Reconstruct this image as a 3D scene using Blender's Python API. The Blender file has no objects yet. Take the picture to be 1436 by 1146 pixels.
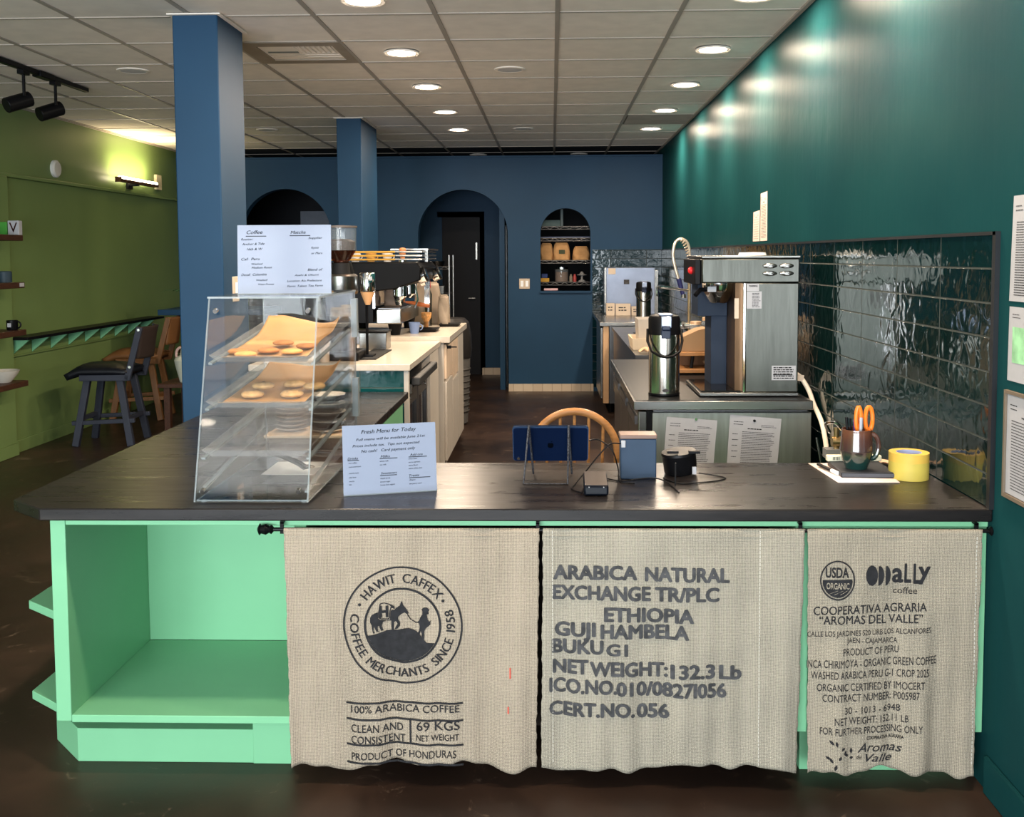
import bpy, bmesh, math, random
from mathutils import Vector, Matrix
R = random.Random(7)
C = bpy.context.scene.collection
SC = bpy.context.scene
pi = math.pi
sin, cos = math.sin, math.cos

# ------------------------------------------------------------------ camera
HC, F, PX, PY = 1.552, 1395.15, 735.4, 446.0
yaw, pitch, roll = 0.0277, 0.0629, -0.0053
fw = Vector((-sin(yaw)*cos(pitch), cos(yaw)*cos(pitch), -sin(pitch)))
rt = Vector((cos(yaw), sin(yaw), 0)); up = rt.cross(fw)
r2 = cos(roll)*rt + sin(roll)*up; u2 = -sin(roll)*rt + cos(roll)*up
cam = bpy.data.cameras.new('camera'); camo = bpy.data.objects.new('camera', cam); C.objects.link(camo)
camo.matrix_world = Matrix(((r2.x, u2.x, -fw.x, 0), (r2.y, u2.y, -fw.y, 0), (r2.z, u2.z, -fw.z, HC), (0, 0, 0, 1)))
cam.sensor_fit = 'HORIZONTAL'; cam.sensor_width = 36; cam.lens = F/1436*36
cam.shift_x = (718-PX)/1436; cam.shift_y = (PY-573)/1436
cam.clip_start = .05; cam.clip_end = 60
SC.camera = camo
SC.cycles.transparent_max_bounces = 48

# ------------------------------------------------------------------ world, daylight, exposure
SC.view_settings.view_transform = 'Standard'; SC.view_settings.look = 'None'
SC.view_settings.gamma = 1; SC.view_settings.use_curve_mapping = False
SC.view_settings.exposure = 1.45
w = bpy.data.worlds.new('world'); SC.world = w; w.use_nodes = True
w.node_tree.nodes['Background'].inputs[0].default_value = (.75, .85, 1, 1)
w.node_tree.nodes['Background'].inputs[1].default_value = 0.25

def light(name, kind, loc, energy, color, rot=(0, 0, 0), **kw):
    l = bpy.data.lights.new(name, kind); l.energy = energy; l.color = color
    for k, v in kw.items(): setattr(l, k, v)
    o = bpy.data.objects.new(name, l); o.location = loc; o.rotation_euler = rot; C.objects.link(o); return o

# daylight coming in through the shop front behind the camera
WINS = [(-4.1, -2.5), (-2.4, -.75), (-.65, 1.1)]
for i, (a, b) in enumerate(WINS):
    light('window_daylight', 'AREA', ((a+b)/2, -2.95, 1.4), 52*(b-a), (.88, .95, 1), (pi/2+.40, 0, 0), shape='RECTANGLE', size=b-a, size_y=2.4)
WARM = (1, .80, .60)

# ------------------------------------------------------------------ colour and materials
def S(r, g, b):
    f = lambda c: (c/255/12.92) if c/255 <= .04045 else ((c/255+.055)/1.055)**2.4
    return (f(r), f(g), f(b), 1)
MATS = {}
class N:
    """small node-tree writer"""
    def __init__(s, name):
        s.m = bpy.data.materials.new(name); s.m.use_nodes = True; s.t = s.m.node_tree
        s.b = s.t.nodes['Principled BSDF']; s.o = s.t.nodes['Material Output']; MATS[name] = s.m
    def n(s, typ, **kw):
        d = s.t.nodes.new('ShaderNode'+typ)
        for k, v in kw.items():
            if k in d.inputs: d.inputs[k].default_value = v
            else: setattr(d, k, v)
        return d
    def l(s, a, b): s.t.links.new(a, b)
    def coord(s, scale=(1, 1, 1), rot=(0, 0, 0)):
        c = s.n('TexCoord'); mp = s.n('Mapping'); mp.inputs['Scale'].default_value = scale; mp.inputs['Rotation'].default_value = rot
        s.l(c.outputs['Object'], mp.inputs['Vector']); return mp.outputs['Vector']
    def ramp(s, fac, stops):
        r = s.n('ValToRGB'); e = r.color_ramp.elements
        while len(e) > 1: e.remove(e[-1])
        e[0].position, e[0].color = stops[0]
        for p, c in stops[1:]:
            x = e.new(p); x.color = c
        s.l(fac, r.inputs[0]); return r.outputs[0]
    def bump(s, h, strength=.3, dist=.01, prev=None):
        b = s.n('Bump'); b.inputs['Strength'].default_value = strength; b.inputs['Distance'].default_value = dist
        s.l(h, b.inputs['Height'])
        if prev: s.l(prev, b.inputs['Normal'])
        s.l(b.outputs[0], s.b.inputs['Normal']); return b.outputs[0]
def mat(name, col, rough=.5, metal=0, var=.08, vs=6, bump=0, bs=60, spec=.28, emit=0, stretch=(1, 1, 1), trans=0, alpha=1, coat=0):
    if name in MATS: return MATS[name]
    q = N(name); q.b.inputs['Roughness'].default_value = rough; q.b.inputs['Metallic'].default_value = metal
    q.b.inputs['Specular IOR Level'].default_value = spec
    if coat: q.b.inputs['Coat Weight'].default_value = coat; q.b.inputs['Coat Roughness'].default_value = .08
    v = q.coord(stretch); nz = q.n('TexNoise', Scale=vs, Detail=4.0); q.l(v, nz.inputs['Vector'])
    a = tuple(min(1, c*(1-var)) for c in col[:3])+(1,); b = tuple(min(1, c*(1+var)) for c in col[:3])+(1,)
    q.l(q.ramp(nz.outputs[0], [(.35, a), (.65, b)]), q.b.inputs['Base Color'])
    if bump:
        n2 = q.n('TexNoise', Scale=bs, Detail=3.0); q.l(v, n2.inputs['Vector']); q.bump(n2.outputs[0], bump, .004)
    if emit:
        q.b.inputs['Emission Color'].default_value = col; q.b.inputs['Emission Strength'].default_value = emit
    if trans: q.b.inputs['Transmission Weight'].default_value = trans
    if alpha < 1: q.b.inputs['Alpha'].default_value = alpha
    return q.m
def clear(name, tint=(.96, .98, .98, 1), ior=1.45, haze=0.0, hazecol=(.8, .85, .88, 1)):
    q = N(name); tr = q.n('BsdfTransparent'); tr.inputs[0].default_value = tint
    gl = q.n('BsdfGlossy'); gl.inputs['Roughness'].default_value = .03
    fr = q.n('Fresnel'); fr.inputs[0].default_value = ior
    ge = q.n('NewGeometry'); iv = q.n('Math'); iv.operation = 'SUBTRACT'; iv.inputs[0].default_value = 1; q.l(ge.outputs['Backfacing'], iv.inputs[1])
    ml = q.n('Math'); ml.operation = 'MULTIPLY'; q.l(fr.outputs[0], ml.inputs[0]); q.l(iv.outputs[0], ml.inputs[1])
    mx = q.n('MixShader'); q.l(ml.outputs[0], mx.inputs[0]); q.l(tr.outputs[0], mx.inputs[1]); q.l(gl.outputs[0], mx.inputs[2])
    out = mx
    if haze:
        df = q.n('BsdfDiffuse'); df.inputs[0].default_value = hazecol
        m2 = q.n('MixShader'); m2.inputs[0].default_value = haze; q.l(mx.outputs[0], m2.inputs[1]); q.l(df.outputs[0], m2.inputs[2]); out = m2
    q.l(out.outputs[0], q.o.inputs[0]); q.t.nodes.remove(q.b); return q.m

BLUE = S(27, 60, 88); TEAL = S(17, 72, 80)
blue = mat('blue_paint', BLUE, .55, spec=.2, var=.05, vs=2, bump=.04, bs=140)
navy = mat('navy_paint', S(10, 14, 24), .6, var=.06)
def wall_teal():
    q = N('teal_paint'); q.b.inputs['Roughness'].default_value = .36; q.b.inputs['Specular IOR Level'].default_value = .007
    v = q.coord(); nz = q.n('TexNoise', Scale=1.3, Detail=5.0); q.l(v, nz.inputs['Vector'])
    q.l(q.ramp(nz.outputs[0], [(.3, S(20, 58, 62)), (.7, S(24, 66, 68))]), q.b.inputs['Base Color'])
    v2 = q.coord((1, 9, .6)); n2 = q.n('TexNoise', Scale=2.0, Detail=5.0); q.l(v2, n2.inputs['Vector'])
    b1 = q.bump(n2.outputs[0], .10, .01)
    n3 = q.n('TexNoise', Scale=7.0, Detail=2.0); q.l(v, n3.inputs['Vector']); q.bump(n3.outputs[0], .06, .03, b1)
    return q.m
teal = wall_teal()
green = mat('green_paint', S(108, 130, 78), .42, var=.05, vs=1.5, bump=.05, bs=40)
mint = mat('mint_paint', S(118, 180, 138), .42, var=.03, vs=3)
ceil_m = mat('ceiling_tile', S(232, 222, 212), .85, var=.04, vs=9, bump=.15, bs=220)
grid_m = mat('ceiling_grid_metal', S(165, 155, 145), .5, var=.03)
white = mat('white_laminate', S(202, 194, 184), .35, var=.03)
wtop = mat('white_quartz', S(206, 195, 180), .22, var=.03, vs=30)
steel = mat('stainless_steel', (.26, .255, .24, 1), .27, 1, var=.06, vs=4, stretch=(1, 1, 14), bump=.05, bs=30)
chrome = mat('chrome', (.8, .8, .8, 1), .09, 1, var=.02)
dsteel = mat('dark_steel', (.16, .16, .165, 1), .3, .9, var=.1)
black = mat('black_plastic', S(14, 14, 16), .38, spec=.12, var=.1)
mblack = mat('matte_black', S(16, 16, 18), .7, var=.1)
cwhite = mat('white_ceramic', S(232, 234, 234), .18, var=.02)
paper = mat('white_paper', S(168, 169, 174), .6, var=.02, vs=40)
cream = mat('cream_paper', S(196, 180, 162), .7, var=.03)
kraft = mat('kraft_paper', S(196, 150, 100), .8, var=.1, vs=14, bump=.3, bs=26)
parch = mat('parchment_paper', S(184, 138, 82), .6, var=.06, vs=10)
card = mat('cardboard', S(150, 118, 86), .8, var=.06)
ink = mat('black_ink', S(34, 34, 37), .8, var=.25, vs=60)
gink = mat('grey_ink', S(66, 66, 68), .8, var=.35, vs=50)
oak = mat('light_wood', S(165, 116, 70), .4, var=.18, vs=8, stretch=(1, 1, 8))
wood = mat('stool_wood', S(112, 76, 42), .45, var=.2, vs=7, stretch=(6, 1, 1))
walnut = mat('dark_walnut', S(66, 40, 26), .5, var=.3, vs=9, stretch=(8, 1, 8))
acrylic = clear('clear_acrylic', tint=(.98, .985, .985, 1))
edge = clear('acrylic_edge', haze=.5, hazecol=S(150, 160, 164))
trayac = clear('acrylic_tray', tint=(.9, .91, .92, 1), haze=.03, hazecol=S(150, 140, 134))
glassy = clear('drinking_glass', tint=(.95, .96, .97, 1), haze=.05)
lens_m = mat('lit_lens', (1, .93, .82, 1), emit=7)
screw_m = mat('plated_screw', (.75, .75, .74, 1), .2, 1, var=.03)

def worktop_mat():
    q = N('black_worktop'); q.b.inputs['Roughness'].default_value = .24; q.b.inputs['Specular IOR Level'].default_value = .32
    v = q.coord((1.2, 9, 9)); nz = q.n('TexNoise', Scale=2.4, Detail=6.0, Roughness=.65); q.l(v, nz.inputs['Vector'])
    q.l(q.ramp(nz.outputs[0], [(.3, S(20, 18, 19)), (.55, S(29, 26, 26)), (.75, S(42, 36, 32))]), q.b.inputs['Base Color'])
    q.l(q.ramp(nz.outputs[0], [(.3, (.24, .24, .24, 1)), (.8, (.40, .40, .40, 1))]), q.b.inputs['Roughness'])
    q.bump(nz.outputs[0], .03, .004); return q.m
worktop_m = worktop_mat()
def floor_mat():
    q = N('stained_concrete'); q.b.inputs['Specular IOR Level'].default_value = .3
    v = q.coord(); nz = q.n('TexNoise', Scale=1.1, Detail=9.0, Roughness=.62, Distortion=.6); q.l(v, nz.inputs['Vector'])
    base = q.ramp(nz.outputs[0], [(.3, S(28, 21, 18)), (.5, S(44, 32, 26)), (.7, S(64, 47, 37))])
    n2 = q.n('TexNoise', Scale=7.0, Detail=10.0, Roughness=.7, Distortion=1.2); q.l(v, n2.inputs['Vector'])
    fl = q.ramp(n2.outputs[0], [(.60, (0, 0, 0, 1)), (.69, (1, 1, 1, 1))])
    mx = q.n('MixRGB'); q.l(fl, mx.inputs[0]); q.l(base, mx.inputs[1]); mx.inputs[2].default_value = S(92, 76, 64)
    q.l(mx.outputs[0], q.b.inputs['Base Color'])
    q.l(q.ramp(nz.outputs[0], [(.3, (.28, .28, .28, 1)), (.7, (.46, .46, .46, 1))]), q.b.inputs['Roughness'])
    q.bump(n2.outputs[0], .1, .003); return q.m
floor_m = floor_mat()
def tile_mat(name, axis, tw, th, c1, c2, grout, wav, rough=.08, off=(0, 0)):
    q = N(name); q.b.inputs['Specular IOR Level'].default_value = .36
    c = q.n('TexCoord'); sp = q.n('SeparateXYZ'); q.l(c.outputs['Object'], sp.inputs[0])
    cb = q.n('CombineXYZ')
    def add(o, k):
        m = q.n('Math'); m.operation = 'ADD'; q.l(o, m.inputs[0]); m.inputs[1].default_value = k; return m.outputs[0]
    q.l(add(sp.outputs[axis], off[0]), cb.inputs[0]); q.l(add(sp.outputs[2], off[1]), cb.inputs[1])
    br = q.n('TexBrick'); br.offset = 0; br.squash = 1; q.l(cb.outputs[0], br.inputs['Vector'])
    br.inputs['Scale'].default_value = 1; br.inputs['Brick Width'].default_value = tw; br.inputs['Row Height'].default_value = th
    br.inputs['Mortar Size'].default_value = .003; br.inputs['Mortar Smooth'].default_value = .3
    br.inputs['Color1'].default_value = c1; br.inputs['Color2'].default_value = c2; br.inputs['Mortar'].default_value = grout
    q.l(br.outputs[0], q.b.inputs['Base Color'])
    q.l(q.ramp(br.outputs['Fac'], [(.2, (rough, rough, rough, 1)), (.8, (.8, .8, .8, 1))]), q.b.inputs['Roughness'])
    nz = q.n('TexNoise', Scale=15.0, Detail=1.5, Distortion=.6); q.l(c.outputs['Object'], nz.inputs['Vector'])
    b1 = q.bump(nz.outputs[0], wav, .0055)
    inv = q.n('Math'); inv.operation = 'SUBTRACT'; inv.inputs[0].default_value = 1; q.l(br.outputs['Fac'], inv.inputs[1])
    q.bump(inv.outputs[0], .8, .003, b1)
    return q.m
tileR = tile_mat('green_glazed_tile', 1, .4, .0975, S(4, 24, 24), S(8, 33, 32), S(46, 54, 52), .55, off=(-.01, -.045))
tileB = tile_mat('green_glazed_tile_back', 0, .4, .0975, S(6, 30, 38), S(10, 40, 48), S(46, 54, 56), .5, off=(.13, -.045))
tileW = tile_mat('cream_base_tile', 0, .11, .2, S(186, 170, 150), S(196, 182, 162), S(150, 135, 118), .02, .3, off=(0, .02))

def burlap_mat(name, col):
    q = N(name); q.b.inputs['Roughness'].default_value = .9; q.b.inputs['Specular IOR Level'].default_value = .15
    v = q.coord(); w1 = q.n('TexWave', Scale=70.0, Distortion=2.0, Detail=2.0); w1.bands_direction = 'X'; q.l(v, w1.inputs['Vector'])
    w2 = q.n('TexWave', Scale=70.0, Distortion=2.0, Detail=2.0); w2.bands_direction = 'Z'; q.l(v, w2.inputs['Vector'])
    mm = q.n('MixRGB'); mm.blend_type = 'ADD'; mm.inputs[0].default_value = .8; q.l(w1.outputs[0], mm.inputs[1]); q.l(w2.outputs[0], mm.inputs[2])
    nz = q.n('TexNoise', Scale=160.0, Detail=2.0); q.l(v, nz.inputs['Vector'])
    n3 = q.n('TexNoise', Scale=3.0, Detail=4.0); q.l(q.coord((4, 1, 1)), n3.inputs['Vector'])
    m2 = q.n('MixRGB'); m2.inputs[0].default_value = .45; q.l(mm.outputs[0], m2.inputs[1]); q.l(nz.outputs[0], m2.inputs[2])
    m3 = q.n('MixRGB'); m3.inputs[0].default_value = .35; q.l(m2.outputs[0], m3.inputs[1]); q.l(n3.outputs[0], m3.inputs[2])
    d = tuple(c*.45 for c in col[:3])+(1,); h = tuple(min(1, c*1.4) for c in col[:3])+(1,)
    q.l(q.ramp(m3.outputs[0], [(.25, d), (.55, col), (.85, h)]), q.b.inputs['Base Color'])
    q.bump(m2.outputs[0], .5, .003); return q.m
burlap = [burlap_mat('burlap_tan', S(150, 138, 122)), burlap_mat('burlap_pale', S(148, 141, 127)), burlap_mat('burlap_grey', S(146, 137, 122))]

# ------------------------------------------------------------------ mesh building
class B:
    def __init__(s): s.m = bmesh.new()
    def vf(s, vs, fs, mi=0):
        v = [s.m.verts.new(p) for p in vs]
        for f in fs:
            try:
                x = s.m.faces.new([v[i] for i in f]); x.material_index = mi
            except ValueError: pass
        return s
    def box(s, x0, x1, y0, y1, z0, z1, mi=0, edge=None):
        vs = [(x, y, z) for x in (x0, x1) for y in (y0, y1) for z in (z0, z1)]
        fs = [(0, 1, 3, 2), (4, 6, 7, 5), (0, 4, 5, 1), (2, 3, 7, 6), (0, 2, 6, 4), (1, 5, 7, 3)]
        v = [s.m.verts.new(p) for p in vs]
        for k, f in enumerate(fs): s.m.faces.new([v[i] for i in f]).material_index = mi if edge is None or k//2 == edge else 1
        return s
    def obox(s, c, size, M):
        c = Vector(c); h = [k/2 for k in size]
        vs = [c + M @ Vector((a*h[0], b*h[1], d*h[2])) for a in (-1, 1) for b in (-1, 1) for d in (-1, 1)]
        return s.vf(vs, [(0, 1, 3, 2), (4, 6, 7, 5), (0, 4, 5, 1), (2, 3, 7, 6), (0, 2, 6, 4), (1, 5, 7, 3)])
    def bar(s, p, q, a, b, up=(0, 0, 1)):
        """square bar from p to q"""
        p, q = Vector(p), Vector(q); d = (q-p).normalized(); u = Vector(up)
        if abs(d.dot(u)) > .98: u = Vector((1, 0, 0))
        x = d.cross(u).normalized(); y = x.cross(d)
        vs = [e + x*i*a/2 + y*j*b/2 for e in (p, q) for i, j in ((-1, -1), (1, -1), (1, 1), (-1, 1))]
        return s.vf(vs, [(3, 2, 1, 0), (4, 5, 6, 7)] + [(k, (k+1) % 4, 4+(k+1) % 4, 4+k) for k in range(4)])
    def tube(s, pts, r, n=10, closed=False):
        pts = [Vector(p) for p in pts]; k = len(pts); rs = r if isinstance(r, (list, tuple)) else [r]*k
        rings = []; nrm = None
        for i, p in enumerate(pts):
            a = pts[i-1] if (i or closed) else p; b = pts[(i+1) % k] if (i < k-1 or closed) else p
            d = (b-a).normalized()
            if nrm is None: nrm = d.orthogonal().normalized()
            nrm = (nrm - d*nrm.dot(d)); nrm = nrm.normalized() if nrm.length > 1e-6 else d.orthogonal().normalized()
            bi = d.cross(nrm)
            rings.append([s.m.verts.new(p + rs[i]*(cos(2*pi*j/n)*nrm + sin(2*pi*j/n)*bi)) for j in range(n)])
        for i in range(k if closed else k-1):
            A, Bq = rings[i], rings[(i+1) % k]
            for j in range(n): s.m.faces.new((A[j], A[(j+1) % n], Bq[(j+1) % n], Bq[j]))
        if not closed:
            s.m.faces.new(rings[0][::-1]); s.m.faces.new(rings[-1])
        return s
    def lathe(s, c, prof, n=28, M=None, mi=0):
        c = Vector(c); M = M or Matrix.Identity(3); rings = []
        for r, z in prof:
            if r < 1e-5: rings.append([s.m.verts.new(c + M @ Vector((0, 0, z)))])
            else: rings.append([s.m.verts.new(c + M @ Vector((r*cos(2*pi*j/n), r*sin(2*pi*j/n), z))) for j in range(n)])
        for A, D in zip(rings, rings[1:]):
            for j in range(n):
                k = (j+1) % n
                f = [A[j % len(A)], A[k % len(A)], D[k % len(D)], D[j % len(D)]]
                g = []
                for v in f:
                    if v not in g: g.append(v)
                if len(g) > 2: s.m.faces.new(g).material_index = mi
        return s
    def disc(s, c, r, h, n=28, M=None): return s.lathe(c, [(0, 0), (r, 0), (r, h), (0, h)], n, M)
    def prism(s, pts, vec):
        v = Vector(vec); k = len(pts); a = [Vector(p) for p in pts]
        return s.vf(a + [p+v for p in a], [tuple(range(k))[::-1], tuple(range(k, 2*k))] + [(i, (i+1) % k, k+(i+1) % k, k+i) for i in range(k)])
    def sheet(s, f, nu, nv, mi=0):
        g = [[s.m.verts.new(f(i/nu, j/nv)) for j in range(nv+1)] for i in range(nu+1)]
        for i in range(nu):
            for j in range(nv): s.m.faces.new((g[i][j], g[i+1][j], g[i+1][j+1], g[i][j+1])).material_index = mi
        return s
    def ball(s, c, r, sc=(1, 1, 1), n=14):
        prof = [(max(0, r*sin(pi*i/n)), -r*cos(pi*i/n)) for i in range(n+1)]; prof[0] = (0, -r); prof[-1] = (0, r)
        return s.lathe(c, prof, n*2, Matrix.Diagonal(sc))
    # flat outlines and lettering -------------------------------------------------
    def shape(s, loops, mp, thick=0, fine=0):
        cu = bpy.data.curves.new('t', 'CURVE'); cu.dimensions = '2D'; cu.fill_mode = 'BOTH'; cu.extrude = thick/2
        for lp in loops:
            sp = cu.splines.new('POLY'); sp.points.add(len(lp)-1); sp.use_cyclic_u = True
            for q, p in zip(sp.points, lp): q.co = (p[0], p[1], 0, 1)
        s._curve(cu, mp, fine); return s
    def _curve(s, cu, mp, fine=0):
        vs, fs = curve_mesh(cu)
        if fine: vs, fs = split_long(vs, fs, fine)
        s.vf([mp(*p) for p in vs], fs)
    def text(s, t, x0, x1, base, cap, mp, bold=0, slope=0, shear=0, curve=None):
        vs, fs, bx = glyph(t, 0, shear)
        k = cap/.70
        kx = (x1-x0)/max(1e-6, bx[1]-bx[0]) if x1 is not None else k
        def m(p):
            x = x0+(p[0]-bx[0])*kx; y = base+p[1]*k+slope*(x-x0)
            if curve: y += curve((x-x0)/max(1e-6, (x1 or x)-x0))
            return mp(x, y)
        for dx, dy in (((0, 0),) if not bold else ((-bold*.6, -bold*.3), (bold*.6, bold*.3)) if bold < .02 else tuple((bold*1.05*cos(a*pi/4), bold*.8*sin(a*pi/4)) for a in range(8))):
            s.vf([m((p[0]+dx, p[1]+dy)) for p in vs], fs)
        return s
def split_long(vs, fs, L):
    m = bmesh.new(); v = [m.verts.new(p) for p in vs]
    for f in fs: m.faces.new([v[i] for i in f])
    for _ in range(6):
        bmesh.ops.triangulate(m, faces=m.faces)
        e = [x for x in m.edges if x.calc_length() > L]
        if not e: break
        bmesh.ops.subdivide_edges(m, edges=e, cuts=1)
    bmesh.ops.triangulate(m, faces=m.faces); m.verts.index_update()
    out = [tuple(x.co) for x in m.verts], [tuple(x.index for x in f.verts) for f in m.faces]; m.free(); return out
def curve_mesh(cu):
    ob = bpy.data.objects.new('t', cu); C.objects.link(ob)
    me = bpy.data.meshes.new_from_object(ob.evaluated_get(bpy.context.evaluated_depsgraph_get()))
    vs = [tuple(v.co) for v in me.vertices]; fs = [tuple(p.vertices) for p in me.polygons]
    bpy.data.objects.remove(ob); bpy.data.curves.remove(cu); bpy.data.meshes.remove(me)
    return vs, fs
GL = {}
def glyph(t, bold=0, shear=0):
    k = (t, bold, shear)
    if k not in GL:
        cu = bpy.data.curves.new('t', 'FONT'); cu.body = t; cu.size = 1; cu.offset = bold; cu.shear = shear; cu.resolution_u = 3
        vs, fs = curve_mesh(cu)
        xs = [v[0] for v in vs] or [0, 1]
        GL[k] = (vs, fs, (min(xs), max(xs)))
    return GL[k]

def thing(name, label, cat, loc=(0, 0, 0), rz=0, group=None, kind=None):
    o = bpy.data.objects.new(name, None); C.objects.link(o); o.location = loc; o.rotation_euler = (0, 0, rz); o.empty_display_size = .05
    if kind: o['kind'] = kind
    if label: o['label'] = label; o['category'] = cat
    if group: o['group'] = group
    return o
def obj(name, b, m, parent=None, label=None, world=False, bevel=0, smooth=35, solid=0, sub=0):
    me = bpy.data.meshes.new(name)
    if world and parent is not None:
        p = parent; off = Vector()
        while p is not None: off += p.location; p = p.parent
        bmesh.ops.translate(b.m, vec=-off, verts=b.m.verts)
    bmesh.ops.recalc_face_normals(b.m, faces=b.m.faces) if solid == 0 else None
    b.m.to_mesh(me); b.m.free()
    for x in (m if isinstance(m, (list, tuple)) else [m]): me.materials.append(x)
    o = bpy.data.objects.new(name, me); C.objects.link(o)
    if smooth and len(me.polygons):
        me.polygons.foreach_set('use_smooth', [True]*len(me.polygons)); me.set_sharp_from_angle(angle=math.radians(smooth))
    if parent is not None: o.parent = parent
    if label: o['label'] = label
    if solid:
        md = o.modifiers.new('t', 'SOLIDIFY'); md.thickness = solid; md.offset = 0
    if bevel:
        md = o.modifiers.new('b', 'BEVEL'); md.width = bevel; md.segments = 2; md.limit_method = 'ANGLE'; md.angle_limit = .6
    if sub:
        md = o.modifiers.new('s', 'SUBSURF'); md.levels = sub; md.render_levels = sub
    return o
def one(name, b, m, label, cat, group=None, origin=None, **kw):
    if origin is not None: bmesh.ops.translate(b.m, vec=-Vector(origin), verts=b.m.verts)
    o = obj(name, b, m, **kw); o['label'] = label; o['category'] = cat
    if origin is not None: o.location = origin
    if group: o['group'] = group
    return o
def struct(name, b, m, parent=None, **kw):
    o = obj(name, b, m, parent, **kw)
    if parent is None: o['kind'] = 'structure'
    return o
def copy_tree(o, parent=None):
    c = o.copy(); C.objects.link(c)
    if parent is not None: c.parent = parent
    for ch in list(o.children): copy_tree(ch, c)
    return c
def dup(o, loc, label=None, rz=None):
    c = copy_tree(o); c.location = loc
    if label: c['label'] = label
    if rz is not None: c.rotation_euler[2] = rz
    return c
def RX(a): return Matrix.Rotation(a, 3, 'X')
def RY(a): return Matrix.Rotation(a, 3, 'Y')
def RZ(a): return Matrix.Rotation(a, 3, 'Z')
def lines(b, mp, x0, x1, y0, y1, n, h, seed=1, ragged=.3, gap=0):
    """rows of printed word-like dashes, too small to read"""
    r = random.Random(seed)
    for i in range(n):
        y = y1-(i+.5)*(y1-y0)/n; x = x0; end = x1-(x1-x0)*ragged*r.random()
        while x < end:
            wd = min(end-x, (.3+r.random())*h*3.2)
            if wd > h*.4: b.vf([mp(x, y-h/2), mp(x+wd, y-h/2), mp(x+wd, y+h/2), mp(x, y+h/2)], [(0, 1, 2, 3)])
            x += wd+h*.6
    return b
# ================================================================== THE SETTING
XR, XL, YB, YF, ZC = 1.249, -4.27, 11.3, -3.0, 2.759
struct('floor', B().box(XL-.1, XR+.1, YF-.1, 14.2, -.1, 0), floor_m)
struct('ceiling', B().box(XL-.1, XR+.1, YF-.1, 11.12, ZC, ZC+.1), ceil_m)
struct('ceiling_back', B().box(XL-.1, XR+.1, 11.12, 14.2, ZC, ZC+.1), mat('shaded_ceiling_tile', S(34, 38, 50), .85))  # same tiles, with the unlit back rooms' shade put into a darker colour
g = B(); x = .0331
for i in range(-7, 3):
    if XL < x+i*.6096 < XR-.01: g.box(x+i*.6096-.012, x+i*.6096+.012, YF, 14.1, ZC-.006, ZC)
for j in range(-13, 15): g.box(XL, XR, 5.03+.6096*j-.009, 5.03+.6096*j+.009, ZC-.005, ZC)
g.box(XR-.022, XR, YF, 14.1, ZC-.012, ZC).box(XL, XL+.022, YF, 14.1, ZC-.012, ZC)
struct('ceiling_grid', g, grid_m)
struct('wall_right', B().box(XR, XR+.12, YF-.1, 14.2, 0, ZC), teal)
struct('wall_left', B().box(XL-.12, XL, YF-.1, 14.2, 0, ZC), green)
struct('wall_far', B().box(XL, XR, 13.9, 14.05, 0, ZC), navy)

def arc(cx, cz, r, a0, a1, n=28): return [(cx+r*cos(a0+(a1-a0)*i/n), cz+r*sin(a0+(a1-a0)*i/n)) for i in range(n+1)]
outer = [(XL, 0)] + [(-3.55, 0)] + arc(-3.03, 1.8, .52, pi, 0) + [(-2.51, 0)] + [(-1.516, 0)] + arc(-1.006, 1.788, .51, pi, 0) + [(-.496, 0)] + [(XR, 0), (XR, 2.655), (XL, 2.655)]
hole = [(-.127, 1.147)] + arc(.156, 1.798, .283, pi, 0) + [(.439, 1.147)]
mpB = lambda Y: (lambda x, y, z=0: (x, Y+z, y))
struct('wall_back', B().shape([outer, hole], mpB(YB+.07), .14), blue)
struct('trim_1', B().box(XL, XR, YB-.012, YB+.15, 2.655, 2.675), blue)          # cap along the top of the partition
struct('trim_2', B().box(-.135, .447, YB-.03, YB+.15, 1.125, 1.147), blue)      # sill of the serving niche
# shop front behind the camera, with its daylight openings
fr = [(XL, 0), (XR, 0), (XR, ZC), (XL, ZC)]
holes = [[(a, .2), (b, .2), (b, 2.6), (a, 2.6)] for a, b in WINS]
struct('wall_front', B().shape([fr]+holes, mpB(YF), .1), blue)
for i, (a, b) in enumerate(WINS):
    q = B()
    for u0, u1, v0, v1 in ((a, a+.05, .2, 2.6), (b-.05, b, .2, 2.6), (a, b, .2, .25), (a, b, 2.55, 2.6), (a, b, 1.98, 2.02), ((a+b)/2-.02, (a+b)/2+.02, .2, 2.6)):
        q.box(u0, u1, YF+.06, YF+.11, v0, v1)
    struct('window_%d' % (i+1), q, mblack)
# pillars
for x0, x1, y0, y1 in ((-1.874, -1.648, 4.955, 5.36), (-1.866, -1.651, 8.68, 9.45)):
    p = B().box(x0, x1, y0, y1, 0, ZC); struct('pillar', p, blue, bevel=.006)
    t = B().box(x0-.02, x1+.02, y0-.02, y1+.02, ZC-.014, ZC-.007); struct('pillar_trim', t, ceil_m)
# right wall: tiled splashback, metal edge, baseboard
struct('tiled_splashback', B().box(XR-.010, XR, 2.83, YB, .83, 1.602).box(XR-.010, XR, 3.46, YB, .05, .83), tileR)
struct('trim_3', B().box(XR-.014, XR, 2.815, YB, 1.602, 1.612).box(XR-.014, XR, 2.812, 2.832, .826, 1.612), mat('bronze_edge', S(60, 62, 66), .35, .8))
struct('baseboard_right', B().box(XR-.014, XR, YF, 2.81, 0, .11), teal, bevel=.004)
struct('tiled_splashback_back', B().box(.46, XR-.012, YB-.010, YB, .05, 1.612), tileB)
struct('baseboard_back', B().box(-.496, .47, YB-.012, YB, 0, .085), tileW)
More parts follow.
